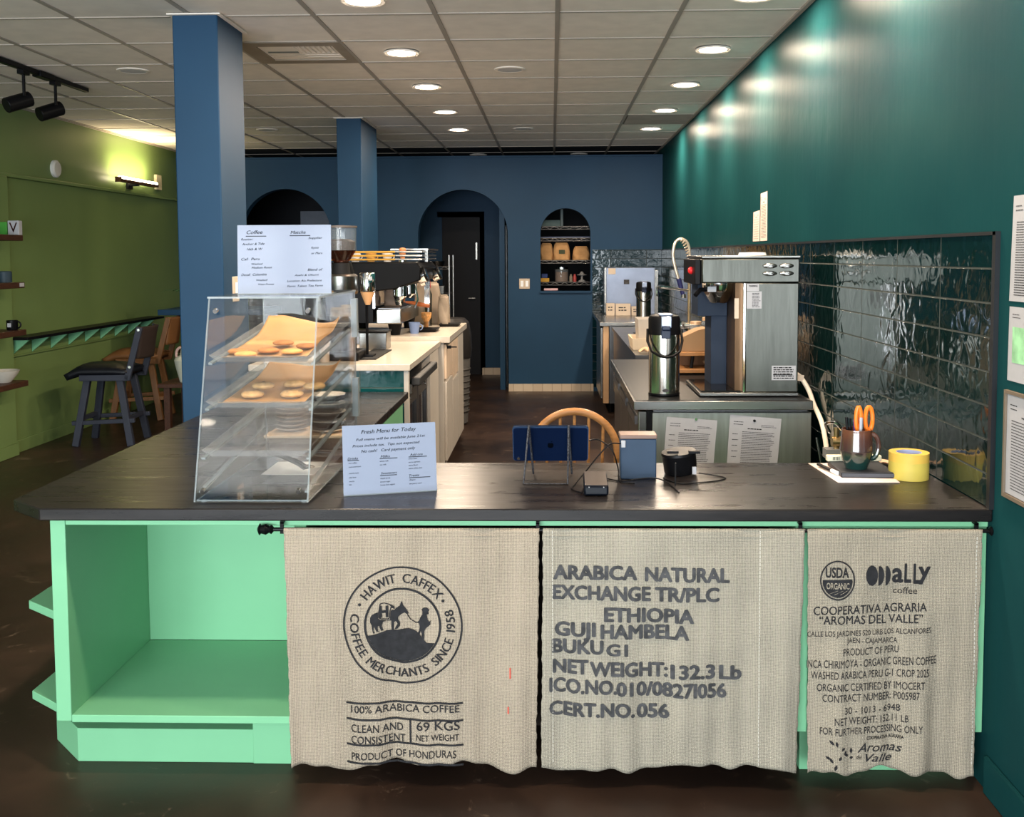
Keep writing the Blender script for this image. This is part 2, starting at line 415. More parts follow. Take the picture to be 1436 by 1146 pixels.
# left wall: rail, pilaster, baseboard
struct('trim_4', B().box(XL, XL+.03, YF, YB, 2.185, 2.215), green, bevel=.004)
struct('trim_5', B().box(XL, XL+.05, 5.2, 7.66, 0, 2.185), green, bevel=.004)
struct('baseboard_left', B().box(XL, XL+.016, 7.66, YB, 0, .10).box(XL+.05, XL+.066, 5.2, 7.66, 0, .10), green, bevel=.004)
# rooms behind the partition
struct('wall_corridor', B().box(-.60, -.54, 11.44, 13.9, 0, 2.65), blue)
cw = [(-2.3, 0), (-1.42, 0), (-1.42, 2.05), (-.93, 2.05), (-.93, 0), (-.6, 0), (-.6, 2.65), (-2.3, 2.65)]
struct('wall_corridor_end', B().shape([cw], mpB(12.95), .1), blue)
d = struct('door_1', B().box(-1.42, -.93, 12.93, 12.97, 0, 2.05), navy)
obj('door_frame', B().box(-.93, -.87, 12.90, 12.95, 0, 2.12).box(-1.48, -.93, 12.90, 12.95, 2.05, 2.12), blue, d)
obj('door_handle', B().tube([(-1.0, 12.93, 1.0), (-1.0, 12.88, 1.0), (-1.08, 12.88, 1.0)], .011), chrome, d)
obj('door_closer', B().box(-.985, -.965, 12.90, 12.93, 1.50, 1.72), steel, d)
struct('baseboard_corridor', B().box(-.91, -.60, 12.885, 12.9, 0, .09), tileW)

# ------------------------------------------------------------------ ceiling fittings
CAN = 11
def can(x, y, lit=True):
    t = thing('ceiling_light', '', 'ceiling light', (x, y, ZC), group='recessed ceiling lights')
    obj('trim_ring', B().lathe((0, 0, 0), [(.105, -.006), (.103, -.014), (.082, -.012), (.080, .0), (.105, 0)], 32), ceil_m, t)
    if lit:
        obj('lens', B().lathe((0, 0, 0), [(0, -.009), (.081, -.009), (.081, -.004), (0, -.004)], 32), lens_m, t)
        light('can_lamp', 'AREA', (x, y, ZC-.012), CAN, WARM, shape='DISK', size=.155)
    else: obj('lens', B().lathe((0, 0, 0), [(0, -.009), (.081, -.009), (.081, -.004), (0, -.004)], 32), cwhite, t)
    return t
ORD = ['nearest', 'second nearest', 'third from the front', 'fourth from the front', 'farthest']
for sd, xx, ys in (('left', -.883, (4.74, 5.95, 7.14, 8.38, 9.56)), ('right', .95, (4.74, 5.95, 7.16, 8.41, 9.61))):
    for k, y in enumerate(ys):
        t = can(xx, y); t['label'] = 'lit round recessed ceiling light, %s in the %s-hand row' % (ORD[k], sd)
for y in (3.53, 2.32):       # the two rows run on over the counter, towards the windows
    for xx in (-.883, .95): light('can_lamp', 'AREA', (xx, y, ZC-.012), CAN, WARM, shape='DISK', size=.155)
for x, lab in ((.33, 'unlit round ceiling light in dark strip above niche'), (-.87, 'unlit round ceiling light in dark strip above arched doorway')):
    t = can(x, 11.95, False); t['label'] = lab; t['group'] = 'unlit ceiling lights behind the partition'
for x, y, lab in ((-.267, 6.54, 'white round flush ceiling speaker between the rows of lights, nearer one'), (-.267, 9.58, 'white round flush ceiling speaker between the rows of lights, farther one'),
                  (-2.70, 6.45, 'white round flush ceiling speaker left of the near blue pillar'), (-2.70, 9.49, 'white round flush ceiling speaker between the two blue pillars')):
    t = thing('ceiling_speaker', lab, 'ceiling speaker', (x, y, ZC), group='flush ceiling speakers')
    obj('grille', B().lathe((0, 0, 0), [(0, -.007), (.078, -.007), (.08, -.004), (.08, 0)], 32), mat('speaker_grey', S(190, 188, 190), .7), t)
    obj('rim', B().lathe((0, 0, 0), [(.08, 0), (.08, -.008), (.1, -.006), (.102, 0)], 32), ceil_m, t)
vt = thing('ceiling_vent', 'square ceiling air vent with louvres beside near blue pillar', 'vent', (-1.491, 5.945, ZC))
obj('panel', B().shape([[(-.3, -.3), (.3, -.3), (.3, .3), (-.3, .3)], [(-.2, -.2), (.24, -.2), (.24, .2), (-.2, .2)]], lambda x, y, z: (x, y, z-.004), .006), mat('vent_panel', S(150, 138, 124), .6), vt)
obj('duct', B().box(-.21, .25, -.21, .21, .02, .03), mat('duct_dark', S(60, 62, 60), .8), vt)
obj('blank_plate', B().obox((-.09, -.10, .012), (.18, .19, .003), RX(-.15)), mat('vent_grey', S(112, 116, 112), .6), vt)
for k in range(8): obj('louvre', B().obox((.015+k*.030, -.10, .004), (.004, .19, .026), RY(.25)), ceil_m, vt)
for x0_, x1_, m_ in ((-.19, .02, mat('vent_tan', S(170, 154, 138), .6)), (.02, .23, ceil_m)):
    for k in range(3): obj('louvre', B().obox(((x0_+x1_)/2, .03+k*.06, .006), (x1_-x0_-.004, .058, .003), RX(.22)), m_, vt)
rv = thing('return_grille', 'grey perforated return air panel in ceiling near right wall', 'vent', (.947, 8.993, ZC))
obj('panel', B().box(-.29, .29, -.29, .29, -.006, -.002), mat('return_grey', S(118, 108, 98), .8), rv)
for k in range(12): obj('slat', B().box(-.28, .28, -.27+k*.049, -.255+k*.049, -.010, -.006), mat('return_slat', S(134, 124, 112), .7), rv)
# track light
tr = thing('track_light', 'black ceiling track light with two cylinder spot heads', 'track light', (-3.3, 6.2, ZC))
obj('track', B().box(-.018, .018, -1.6, .87, -.036, -.006), black, tr, bevel=.003)
obj('feed_box', B().box(-.03, .03, .18, .36, -.044, -.006), black, tr, bevel=.004)
for y in (.02, .42):
    h = obj('spot_head', B().tube([(.0, y+.07, -.20), (-.09, y-.05, -.26)], .048, 20), black, tr, bevel=.004)
    obj('adapter', B().box(-.02, .02, y-.04, y+.04, -.062, -.036).tube([(0, y, -.06), (0, y, -.19)], .010), black, h)
# left wall fittings
sc = thing('wall_sconce', 'lit horizontal bar wall light on green wall', 'wall light', (XL, 10.0, 2.30))
obj('back_plate', B().box(0, .02, -.06, .06, -.06, .05), mblack, sc)
obj('bracket', B().box(.02, .1, -.03, .03, -.03, -.012), mblack, sc)
obj('housing', B().box(.07, .13, -.45, .45, -.014, .012).box(.07, .13, -.47, -.45, -.02, .03), mat('sconce_bronze', S(90, 58, 34), .4, .5), sc)
obj('tube_lens', B().tube([(.1, -.44, .024), (.1, .46, .024)], .017, 12), mat('sconce_glow', (1, .82, .55, 1), emit=10), sc)
light('sconce_lamp', 'AREA', (XL+.14, 10.0, 2.36), 5.5, (1, .80, .46), (pi, -.12, 0), shape='RECTANGLE', size=.05, size_y=.85)
one('wall_sensor', B().lathe((0, 0, 0), [(.075, 0), (.075, .02), (.06, .032), (0, .034)], 28, RY(pi/2)), mat('sensor_white', S(196, 196, 190), .6), 'white round disc sensor high on green wall', 'sensor', origin=None).location = (XL, 8.5, 2.315)
one('wall_chime', B().box(0, .03, -.07, .07, -.06, .1), mat('chime_cream', S(205, 196, 166), .5), 'small cream box right of the lit wall light', 'chime', bevel=.004).location = (XL, 10.72, 2.34)
# drinks ledge with triangular brackets
lg = thing('drink_ledge', 'long black wall ledge on mint triangular brackets along green wall', 'ledge', (XL, 8.95, .92))
obj('ledge_board', B().box(0, .17, -1.30, 1.45, -.012, .012), black, lg, bevel=.003)
obj('rail', B().box(0, .02, -1.30, 1.45, -.15, -.138), green, lg)
for k in range(9):
    y = -1.24+k*.31
    obj('bracket', B().prism([(0.003, y, -.012), (.15, y, -.012), (.003, y, -.135)], (0, .02, 0)), mint, lg)
# floating shelves
SH = [(1.703, 'top'), (1.347, 'second from the top'), (.988, 'third from the top'), (.600, 'lowest')]
for z, nm in SH:
    one('floating_shelf', B().box(XL+.052, -4.0, 6.3, 7.45, -.022, .022), walnut, 'dark wooden floating shelf on green wall, %s' % nm, 'shelf', 'dark wooden wall shelves', bevel=.004).location = (0, 0, z)
bx = thing('tea_box', 'white box with brown letter V on top wall shelf', 'box', (-4.045, 7.42, 1.725))
obj('carton', B().box(-.043, .043, -.022, .026, 0, .108), paper, bx, bevel=.003)
mpx = lambda o, x: (lambda u, v, z=0: (x, o+u, v))
obj('letter', B().text('V', -.03, .03, .02, .075, lambda u, v, z=0: (u, -.0235, v), bold=.01), mat('brown_print', S(140, 74, 44), .7), bx)
one('green_box', B().box(-.05, .04, -.022, .026, 0, .098), mat('bright_green', S(70, 150, 60), .5), 'bright green box left of the white V box', 'box', bevel=.004).location = (-4.135, 7.42, 1.725)
one('dark_tin', B().lathe((0, 0, 0), [(0, 0), (.05, 0), (.05, .08), (.045, .085), (0, .085)]), mat('slate_tin', S(44, 62, 74), .5), 'dark slate tin on second wall shelf', 'tin').location = (-4.115, 7.38, 1.369)
one('price_tag', B().box(0, .003, -.03, .03, -.014, .014), paper, 'small white price tag on end of second wall shelf', 'tag').location = (-4.0, 7.405, 1.35)
if True:
    t = thing('mug', 'black mug with white print on third wall shelf', 'mug', (-4.06, 7.36, 1.01))
    obj('cup', B().lathe((0, 0, 0), [(0, 0), (.035, 0), (.04, .01), (.04, .075), (.036, .075), (.035, .01), (0, .008)]), black, t)
    obj('handle', B().tube([(.038+.028*sin(a*pi/6), 0, .04-.026*cos(a*pi/6)) for a in range(7)], .006, 8), black, t)
    obj('print', B().box(-.014, .014, -.0425, -.0405, .025, .055), paper, t)
one('bowl', B().lathe((0, 0, 0), [(0, 0), (.05, 0), (.06, .01), (.10, .06), (.115, .09), (.108, .09), (.055, .018), (0, .014)]), mat('stone_bowl', S(186, 182, 172), .5), 'pale stone bowl on lowest wall shelf', 'bowl').location = (-4.11, 7.30, .622)

# ------------------------------------------------------------------ stools and the corner behind the pillar
def stool(name, lab, loc, rz, fm, sm, black_kind):
    """faces local -X; seat .60 high"""
    t = thing(name, lab, 'bar stool', loc, rz)
    obj('seat', B().sheet(lambda u, v: ((u-.5)*.50-.02, (v-.5)*.42, .60+.05*(1-abs(2*u-1)**4)*(1-abs(2*v-1)**4)-(.03*max(0, .2-u)/.2)), 14, 12), sm, t, solid=.055)
    for s in (-1, 1): obj('seat_rail', B().bar((-.16, s*.195, .565), (.24, s*.195, .565), .03, .05), fm, t, bevel=.004)
    for sx in (-1, 1):
        for s in (-1, 1):
            obj('leg', B().bar((.02+sx*.13, s*.15, .56), (.02+sx*.225, s*.20, 0), .045, .055), fm, t, bevel=.004)
    for s in (-1, 1): obj('stretcher', B().bar((-.235, s*.185, .19), (.275, s*.185, .21), .03, .035), fm, t, bevel=.003)
    for sx in (-1, 1): obj('stretcher', B().bar((.02+sx*.195, -.18, .22), (.02+sx*.195, .18, .22), .03, .035), fm, t, bevel=.003)
    for s in (-1, 1):
        p = obj('back_post', B().bar((.225, s*.195, .545), (.34, s*.195, .98), .03, .05), fm, t, bevel=.004)
        if black_kind:
            for q in (.25, .95): obj('bolt', B().disc((.225+.115*q, s*.195+s*.014, .545+.435*q), .012, .006, 12, RX(-s*pi/2)), screw_m, p)
    def back(u, v): return (.30+.035*(v*1.2)+.05*(1-(2*u-1)**2), (u-.5)*.37, .72+.26*v)
    obj('back_rest', B().sheet(back, 14, 12), mat('woven_rattan', S(44, 32, 26), .8, bump=.8, bs=90, stretch=(1, 1, 6)) if black_kind else sm, t, solid=.028)
    return t
blackw = mat('black_stained_wood', S(46, 50, 62), .5, var=.1)
stool('bar_stool', 'black padded bar stool with woven back near counter corner', (-3.73, 8.22, 0), .06, blackw, mat('black_vinyl', S(15, 17, 24), .45), True)
stool('bar_stool', 'light brown wooden bar stool behind the black one', (-4.0, 9.50, 0), .1, wood, mat('tan_leather', S(118, 80, 46), .5), False)
stool('bar_stool', 'brown wooden bar stool farthest back, half hidden by blue pillar', (-3.70, 10.55, 0), .2, wood, mat('tan_leather', S(118, 80, 46), .5), False)
bl = thing('blue_bar', 'blue edged bar counter half hidden by the near pillar', 'bar counter', (-3.3, 9.85, 0))
obj('bar_top', B().box(-.51, .5, -.35, .35, .99, 1.045), blue, bl, bevel=.004)
obj('bar_post', B().box(-.26, -.12, -.25, .25, 0, .99), mat('dark_bar_post', S(56, 52, 54), .7), bl)
st = thing('side_table', 'low dark wooden table beside near blue pillar', 'table', (-3.15, 8.6, 0))
obj('tabletop', B().box(-.24, .35, -.2, .3, .43, .465), walnut, st, bevel=.004)
for sx in (-.17, .3):
    for sy in (-.15, .25): obj('leg', B().box(sx-.025, sx+.025, sy-.025, sy+.025, 0, .43), walnut, st)
jg = thing('jug', 'pale stoneware jug with loop handle on low dark table', 'jug', (-3.19, 8.55, .466))
obj('body', B().lathe((0, 0, 0), [(0, 0), (.055, 0), (.085, .12), (.10, .19), (.09, .21), (.05, .235), (.04, .29), (.046, .30), (.036, .30), (.03, .23), (0, .2)]), mat('stoneware', S(196, 198, 180), .5), jg)
obj('handle', B().tube([(-.045-.04*sin(a*pi/8), 0, .27+.06*cos(a*pi/8)-.03) for a in range(9)], .012, 8), mat('pink_clay', S(190, 160, 150), .6), jg)
pl = thing('potted_plant', 'green leaves of a plant peeking out beside near pillar', 'plant', (-3.62, 9.9, 1.046))
obj('pot', B().lathe((0, 0, 0), [(0, 0), (.05, 0), (.07, .1), (.06, .1), (0, .08)]), walnut, pl)
leafm = mat('leaf_green', S(52, 92, 50), .5)
for k in range(9):
    a = k*.7; L = .2+.04*(k % 3)
    def lf(u, v, a=a, L=L): 
        wd = .03*sin(pi*min(1, u*.96+.04))*(2*v-1); rr = L*u
        return (rr*cos(a)-wd*sin(a), rr*sin(a)+wd*cos(a), .08+.30*u-.22*u*u)
    obj('leaf', B().sheet(lf, 8, 2), leafm, pl, solid=.002)
# ================================================================== THE FRONT COUNTER
ZT = .826
wt = B().prism([(-1.49, 2.805, ZT-.036), (XR-.003, 2.812, ZT-.036), (XR-.012, 3.45, ZT-.036), (-.77, 3.45, ZT-.036), (-.77, 5.27, ZT-.036), (-1.625, 5.27, ZT-.036), (-1.625, 2.915, ZT-.036)], (0, 0, .036))
one('countertop', wt, worktop_m, 'long black wood L-shaped worktop with clipped left corner on mint base', 'worktop', bevel=.004)
cb = thing('counter_base', 'mint green counter base with open cubby and side shelves under black worktop', 'counter', (-1.2, 3.1, 0))
def cbp(n, b, **k): return obj(n, b, mint, cb, world=True, bevel=k.pop('bevel', .002), **k)
ZU = ZT-.036
cbp('side_panel', B().box(-1.477, -1.432, 2.84, 3.44, .176, ZU))
cbp('bottom_shelf', B().box(-1.432, -.755, 2.84, 3.42, .172, .195))
cbp('back_panel', B().box(-1.432, -.755, 3.42, 3.44, .195, ZU))
cbp('top_rail', B().box(-1.432, 1.247, 2.842, 2.875, ZU-.022, ZU))
cbp('divider', B().box(-.755, -.72, 2.845, 3.44, .172, ZU-.022))
cbp('divider', B().box(.70, .74, 2.845, 3.44, .158, ZU-.022))
cbp('front_panel', B().box(.74, 1.247, 2.85, 2.87, .158, ZU-.022))
cbp('back_panel', B().box(.74, 1.235, 3.42, 3.44, .1, ZU))
for z in (.495, .212):
    cbp('side_shelf', B().prism([(-1.477, 2.845, z-.013), (-1.60, 2.935, z-.013), (-1.60, 3.44, z-.013), (-1.477, 3.44, z-.013)], (0, 0, .026)))
cbp('plinth', B().prism([(-1.466, 2.94, 0), (-1.60, 3.075, 0), (-1.60, 3.44, 0), (-.84, 3.44, 0), (-.84, 2.94, 0)], (0, 0, .105)))
cbp('plinth_recess', B().box(-1.40, -.92, 3.10, 3.44, .105, .172))
cbp('plinth_block', B().box(-.92, -.80, 2.935, 3.40, 0, .172))
cbp('plinth', B().box(.74, 1.235, 2.93, 3.44, 0, .13))
cbp('wing_panel', B().box(-.81, -.79, 3.44, 5.2, .0, ZU))
cbp('wing_panel', B().box(-1.5, -1.48, 3.44, 5.2, .0, ZU))
obj('inner_panel', B().box(-.72, .70, 3.20, 3.22, .0, ZU-.03), mat('bay_shade_sheet', S(40, 30, 24), .8), cb, world=True, label='added dark brown sheet in place of shade behind the sacks')  # added dark sheet, stands in for shade inside the open bay
# curtain rod, hooks
cr = thing('curtain_rod', 'thin black curtain rod with finials under the worktop edge', 'curtain rod', (.21, 2.822, .762))
obj('rod', B().tube([(-1.02, 0, 0), (1.03, 0, 0)], .006, 10), black, cr)
for sx, x in ((-1, -1.02), (1, 1.03)):
    obj('finial', B().lathe((x, 0, 0), [(0, -.002), (.007, 0), (.014, .006), (.010, .012), (.016, .022), (.012, .036), (.017, .040), (.006, .046), (0, .047)], 14, RY(sx*pi/2)), black, cr)
for x in (-.995, -.253, .498, .995): obj('hook', B().box(x-.005, x+.005, -.004, .004, -.012, .022).box(x-.005, x+.005, -.004, .02, .018, .024), black, cr)

# ------------------------------------------------------------------ three coffee sacks hung as a curtain
def sx(px): return -.001+(px-775)*.002058
def sz(py): return .659-(py-793)*.002093
def sack(lab, top, bot, zt, zb, seed, m, folds):
    """hung cloth; returns the thing and a function giving points just in front of it"""
    r = random.Random(seed); ph = [r.random()*6.3 for _ in range(8)]; wob = [r.uniform(-1, 1) for _ in range(40)]
    (a0, a1), (b0, b1) = top, bot
    def wave(u, v):
        A = .0015+.015*v**1.1
        return -A*(.55*sin(folds*2*pi*u+ph[0]+.5*v)+.3*sin((folds*1.7)*2*pi*u+ph[1]-.8*v)+.18*sin(folds*3.3*2*pi*u+ph[2])) - .0012*sin(23*v+9*u+ph[3])
    def zl(u): return zb + .010*sin(7*u+ph[4]) + .007*sin(19*u+ph[5]) + .004*sin(47*u+ph[6])
    def P(u, v, d=0):
        x = (a0+(a1-a0)*u)*(1-v)+(b0+(b1-b0)*u)*v
        e = .0008*(sin(61*v+ph[7])+sin(137*v+ph[2])+1.2*sin(17*v+ph[1])) if u < 1e-6 or u > 1-1e-6 else 0
        return (x+e, 2.812+wave(u, v)-d, zt+(zl(u)-zt)*v)
    t = B().sheet(lambda u, v: P(u, v), 110, 70)
    o = one('burlap_sack', t, m, lab, 'sack', 'printed burlap coffee sacks hung as a curtain', solid=.002, smooth=180)
    def front(x, z, k=0):
        u = v = .5
        for _ in range(4):
            v = min(1, max(0, (zt-z)/(zt-zl(min(1, max(0, u))))))
            l, rr = a0+(b0-a0)*v, a1+(b1-a1)*v
            u = min(1, max(0, (x-l)/(rr-l)))
        return (x, 2.812+wave(u, v)-.0042, z)
    obj('hem_fold', B().sheet(lambda u, v: (a0+(a1-a0)*u, 2.812+.012*sin(pi*v)-.001, zt+.004*sin(2*pi*v)-.02*v), 40, 6), m, o, solid=.001, smooth=180)
    return o, front
s1, f1 = sack('burlap sack with round donkey emblem and Honduras print, leftmost', (sx(398), sx(757)), (sx(403), sx(751)), sz(741), sz(1077), 3, burlap[0], 3.2)
s2, f2 = sack('burlap sack stencilled with ETHIOPIA and net weight, middle one', (sx(762), sx(1125)), (sx(758), sx(1117)), sz(741), sz(1078), 11, burlap[1], 3.0)
s3, f3 = sack('narrow burlap sack with organic seal and Peru print, by right wall', (sx(1129), sx(1368)), (sx(1134), sx(1363)), sz(741), sz(1081), 5, burlap[2], 2.4)
def T(b, t, x0, x1, base, cap, f, **k):
    sl = k.pop('slope', 0)
    return b.text(t, sx(x0), sx(x1), sz(base), cap*.002093, f, slope=sl, **k)
# sack 1: round emblem
cx, cz, q = sx(564), sz(877), .002075
E0 = lambda u, v, z=0: f1(cx+u*q, cz+v*q)                      # emblem coordinates in photo-sized units
b = B()
def ring(b, r0, r1, f, e=1, n=90):
    for i in range(n):
        a, c = 2*pi*i/n, 2*pi*(i+1)/n
        b.vf([f(r0*cos(a), e*r0*sin(a)), f(r1*cos(a), e*r1*sin(a)), f(r1*cos(c), e*r1*sin(c)), f(r0*cos(c), e*r0*sin(c))], [(0, 1, 2, 3)])
ring(b, 81.5, 84, E0); ring(b, 51, 54, E0)
def around(b, t, a0, a1, r, cap, f, inward=False, bold=0):
    """letters set along an arc from angle a0 to a1 (degrees, clockwise from the top)"""
    wd = [(.30 if c == ' ' else glyph(c, bold)[2][1]-glyph(c, bold)[2][0])+.10 for c in t]; tot = sum(wd); p = 0; k = cap/.70
    for c, w_ in zip(t, wd):
        a = math.radians(a0+(a1-a0)*(p+w_/2)/tot); p += w_
        if c == ' ': continue
        vs, fs, bx = glyph(c, bold); m = (bx[0]+bx[1])/2; sq = abs(math.radians(a1-a0))*r/(tot*k)
        out = []
        for X, Y, _ in vs:
            X = (X-m)*k*sq; Y = Y*k-(cap/2)
            if inward: rr, th = r-Y, a-X/r
            else: rr, th = r+Y, a+X/r
            out.append((rr, th))
        for dt in (-.35, .35): b.vf([f(rr*sin(th+dt/r), rr*cos(th+dt/r)) for rr, th in out], fs)
around(b, 'HAWIT', -54, -8, 67.5, 13, E0); around(b, 'CAFFEX', 0, 53, 67.5, 13, E0)
around(b, 'COFFEE', 285, 231, 67.5, 12.5, E0, True); around(b, 'MERCHANTS', 226, 149, 67.5, 12.5, E0, True)
around(b, 'SINCE', 142, 104, 67.5, 12.5, E0, True); around(b, '1958', 97, 70, 67.5, 12.5, E0, True)
for a in (-63, 58): ring(b, 0, 2.2, lambda u, v, a=a: E0(67*sin(math.radians(a))+u, 67*cos(math.radians(a))+v), n=10)
K = lambda p: [((x-545)/6.365, (555-y)/6.365) for x, y in p]
hill = [(222, 645), (290, 635), (400, 602), (500, 598), (560, 582), (600, 578), (660, 600), (690, 625), (735, 680), (760, 705), (835, 712)]
hill += [(545+322*cos(a*pi/180), 555+322*sin(a*pi/180)) for a in range(30, 165, 5)]
donkey = [(258, 480), (272, 455), (300, 440), (327, 432), (328, 488), (342, 502), (400, 513), (428, 508), (438, 425), (448, 416), (472, 416), (485, 398), (520, 375), (528, 350), (538, 330), (550, 368), (575, 400), (598, 440), (590, 454), (562, 438), (535, 450), (505, 478), (500, 500), (520, 530), (518, 560), (495, 590), (470, 594), (480, 570), (498, 545), (482, 520), (465, 530), (462, 600), (442, 600), (440, 515), (400, 516), (368, 522), (358, 560), (372, 600), (350, 602), (335, 555), (322, 562), (325, 600), (335, 610), (312, 608), (290, 560), (285, 600), (298, 622), (280, 622), (270, 550), (256, 520)]
man = [(715, 405), (735, 388), (762, 388), (785, 410), (775, 425), (778, 447), (760, 454), (766, 480), (770, 500), (782, 515), (797, 505), (790, 545), (765, 565), (750, 578), (738, 602), (735, 690), (715, 680), (714, 620), (705, 602), (690, 650), (670, 640), (690, 600), (696, 562), (690, 532), (668, 530), (690, 510), (702, 480), (720, 453), (722, 425)]
packo = [(345, 352), (380, 346), (425, 360), (470, 382), (474, 408), (446, 398), (436, 420), (428, 492), (416, 506), (350, 498), (330, 480), (328, 440)]
packi = [(351, 360), (382, 354), (422, 368), (440, 384), (428, 420), (420, 484), (410, 496), (354, 489), (338, 474), (337, 440)]
rope = [(590, 452), (620, 498), (668, 524), (690, 522), (690, 530), (664, 531), (614, 503), (584, 458)]
for lp in ([K(hill)], [K(donkey)], [K(man)], [K(packo), K(packi)], [K(rope)]): b.shape(lp, E0, fine=8)
hx = lambda u, v, z=0: E0(u, v)
b.text('H', -31.5, -21, 12, 16, hx, bold=.05)
obj('printed_emblem', b, ink, s1)
b = B()
for y0, y1 in ((987, 986), (1010, 1011), (1046, 1046), (1072, 1074)):
    n = 14
    for i in range(n):
        l, r_ = 482+166*i/n, 482+166*(i+1)/n; ya = lambda t: y0+(y1-y0)*t/n
        b.vf([f1(sx(l), sz(ya(i)-1.4)), f1(sx(r_), sz(ya(i+1)-1.4)), f1(sx(r_), sz(ya(i+1)+1.4)), f1(sx(l), sz(ya(i)+1.4))], [(0, 1, 2, 3)])
for i in range(6):
    y = 1011+35*i/6; b.vf([f1(sx(571.5), sz(y)), f1(sx(574), sz(y)), f1(sx(574), sz(y+35/6)), f1(sx(571.5), sz(y+35/6))], [(0, 1, 2, 3)])
T(b, '100% ARABICA COFFEE', 489, 643, 1001, 10.5, f1, bold=.01, slope=.015); T(b, 'CLEAN AND', 489, 562, 1028, 11, f1, bold=.01); T(b, 'CONSISTENT', 489, 565, 1044, 11, f1, bold=.01)
T(b, '69 KGS', 582, 643, 1026, 13, f1, bold=.015, slope=.03); T(b, 'NET WEIGHT', 581, 642, 1041, 9, f1, bold=.01, slope=.03); T(b, 'PRODUCT OF HONDURAS', 489, 638, 1068, 10.5, f1, bold=.005, slope=.03)
obj('printed_lettering', b, ink, s1)
obj('red_thread', B().vf([f1(sx(714), sz(935)), f1(sx(716), sz(935)), f1(sx(716), sz(950)), f1(sx(714), sz(950))], [(0, 1, 2, 3)]).vf([f1(sx(711), sz(990)), f1(sx(713), sz(990)), f1(sx(713), sz(1000)), f1(sx(711), sz(1000))], [(0, 1, 2, 3)]), mat('red_thread', S(196, 84, 70), .8), s1)
# sack 2
b = B()
for t, x0, x1, y, sl in (('ARABICA', 777, 892, 810, -.01), ('NATURAL', 905, 1020, 813, -.01), ('EXCHANGE', 776, 911, 838, -.02), ('TR/PLC', 919, 1006, 841, 0), ('ETHIOPIA', 848, 971, 869, -.02), ('GUJI', 779, 834, 890, -.01), ('HAMBELA', 843, 964, 893, -.01), ('BUKU', 775, 845, 914, -.02), ('G1', 851, 879, 918, 0), ('NET', 776, 824, 943, -.01), ('WEIGHT:', 828, 935, 946, -.01), ('132.3', 941, 1001, 949, 0), ('Lb', 1009, 1038, 950, 0), ('ICO.NO.', 771, 864, 970, -.02), ('010/0827', 865, 971, 974, -.015), ('I056', 973, 1017, 976, 0), ('CERT.NO.', 771, 889, 1003, -.015), ('056', 894, 937, 1006, 0)):
    T(b, t, x0, x1, y, 19 if t not in ('G1',) else 16, f2, bold=.045, slope=sl)
obj('stencilled_lettering', b, gink, s2)
for px in (775, 1063):
    b = B()
    for i in range(60):
        y = 743+330*i/60; b.vf([f2(sx(px-.6), sz(y)), f2(sx(px+.6), sz(y)), f2(sx(px+.6), sz(y+4.4)), f2(sx(px-.6), sz(y+4.4))], [(0, 1, 2, 3)])
    obj('stitching', b, mat('white_thread', S(190, 184, 172), .8), s2)
# sack 3
b = B()
U0 = lambda u, v, z=0: f3(sx(1170)+u*.00206, sz(811)+v*.00206)
ring(b, 22, 23.8, U0, 1.17)
b.text('USDA', -16, 15, 4, 14, U0, bold=.03)
b.shape([[(-20, 0), (20, 1.5)] + [(20.5*cos(a*pi/180), 24*sin(a*pi/180)) for a in range(-4, -177, -8)]], U0, fine=5)
A0 = lambda u, v, z=0: f3(sx(u), sz(v))
def ell(x, y, a, c, k0=0, k1=360): return [(x+a*cos(t*pi/180), y+c*sin(t*pi/180)) for t in range(k0, k1, 10)]
b.shape([ell(1217, 804, 8.2, 14)], A0); b.shape([[(1226, 791)]+ell(1226, 804, 8, 14, -70, 80)+[(1226, 818)]], A0); b.shape([[(1236, 791)]+ell(1236, 804, 7, 14, -70, 80)+[(1236, 818)]], A0)
T(b, 'a', 1246, 1259, 813, 28, f3, bold=.03); T(b, 'L', 1262, 1270, 813, 26, f3, bold=.03); T(b, 'L', 1274, 1283, 814, 27, f3, bold=.03); T(b, 'y', 1281, 1296, 807, 24, f3, bold=.03)
T(b, 'coffee', 1247, 1279, 829, 9, f3)
for t, x0, x1, y, c, sl, bo in (('COOPERATIVA AGRARIA', 1138, 1292, 860, 12, .05, .015), ('\u201cAROMAS DEL VALLE\u201d', 1146, 1287, 873, 12, .03, .015), ('CALLE LOS JARDINES 520 URB LOS ALCANFORES', 1130, 1299, 891, 7.5, .05, 0), ('JAEN - CAJAMARCA', 1184, 1254, 898, 7.5, .0, 0), ('PRODUCT OF PERU', 1179, 1256, 916, 10, .06, 0), ('INCA CHIRIMOYA - ORGANIC GREEN COFFEE', 1130, 1308, 935, 11, .05, 0), ('WASHED ARABICA PERU G-1 CROP 2025', 1136, 1297, 950, 10.5, .04, 0), ('ORGANIC CERTIFIED BY IMOCERT', 1144, 1291, 967, 10.5, .04, 0), ('CONTRACT NUMBER: P005987', 1152, 1284, 982, 10.5, .05, 0), ('30 - 1013 - 6948', 1182, 1259, 998, 9.5, .06, 0), ('NET WEIGHT: 152.11 LB', 1168, 1270, 1013, 10, .05, 0), ('FOR FURTHER PROCESSING ONLY', 1149, 1289, 1028, 10, .04, 0), ('COOPERATIVA AGRARIA', 1214, 1264, 1035, 5, .06, .02)):
    T(b, t, x0, x1, y, c, f3, slope=sl, bold=bo)
T(b, 'Aromas', 1201, 1262, 1052, 12.5, f3, shear=.35, bold=.012, slope=.02); T(b, 'del', 1199, 1207, 1061, 5, f3, shear=.3); T(b, 'Valle', 1213, 1250, 1066, 11, f3, shear=.35, bold=.012, slope=.03)
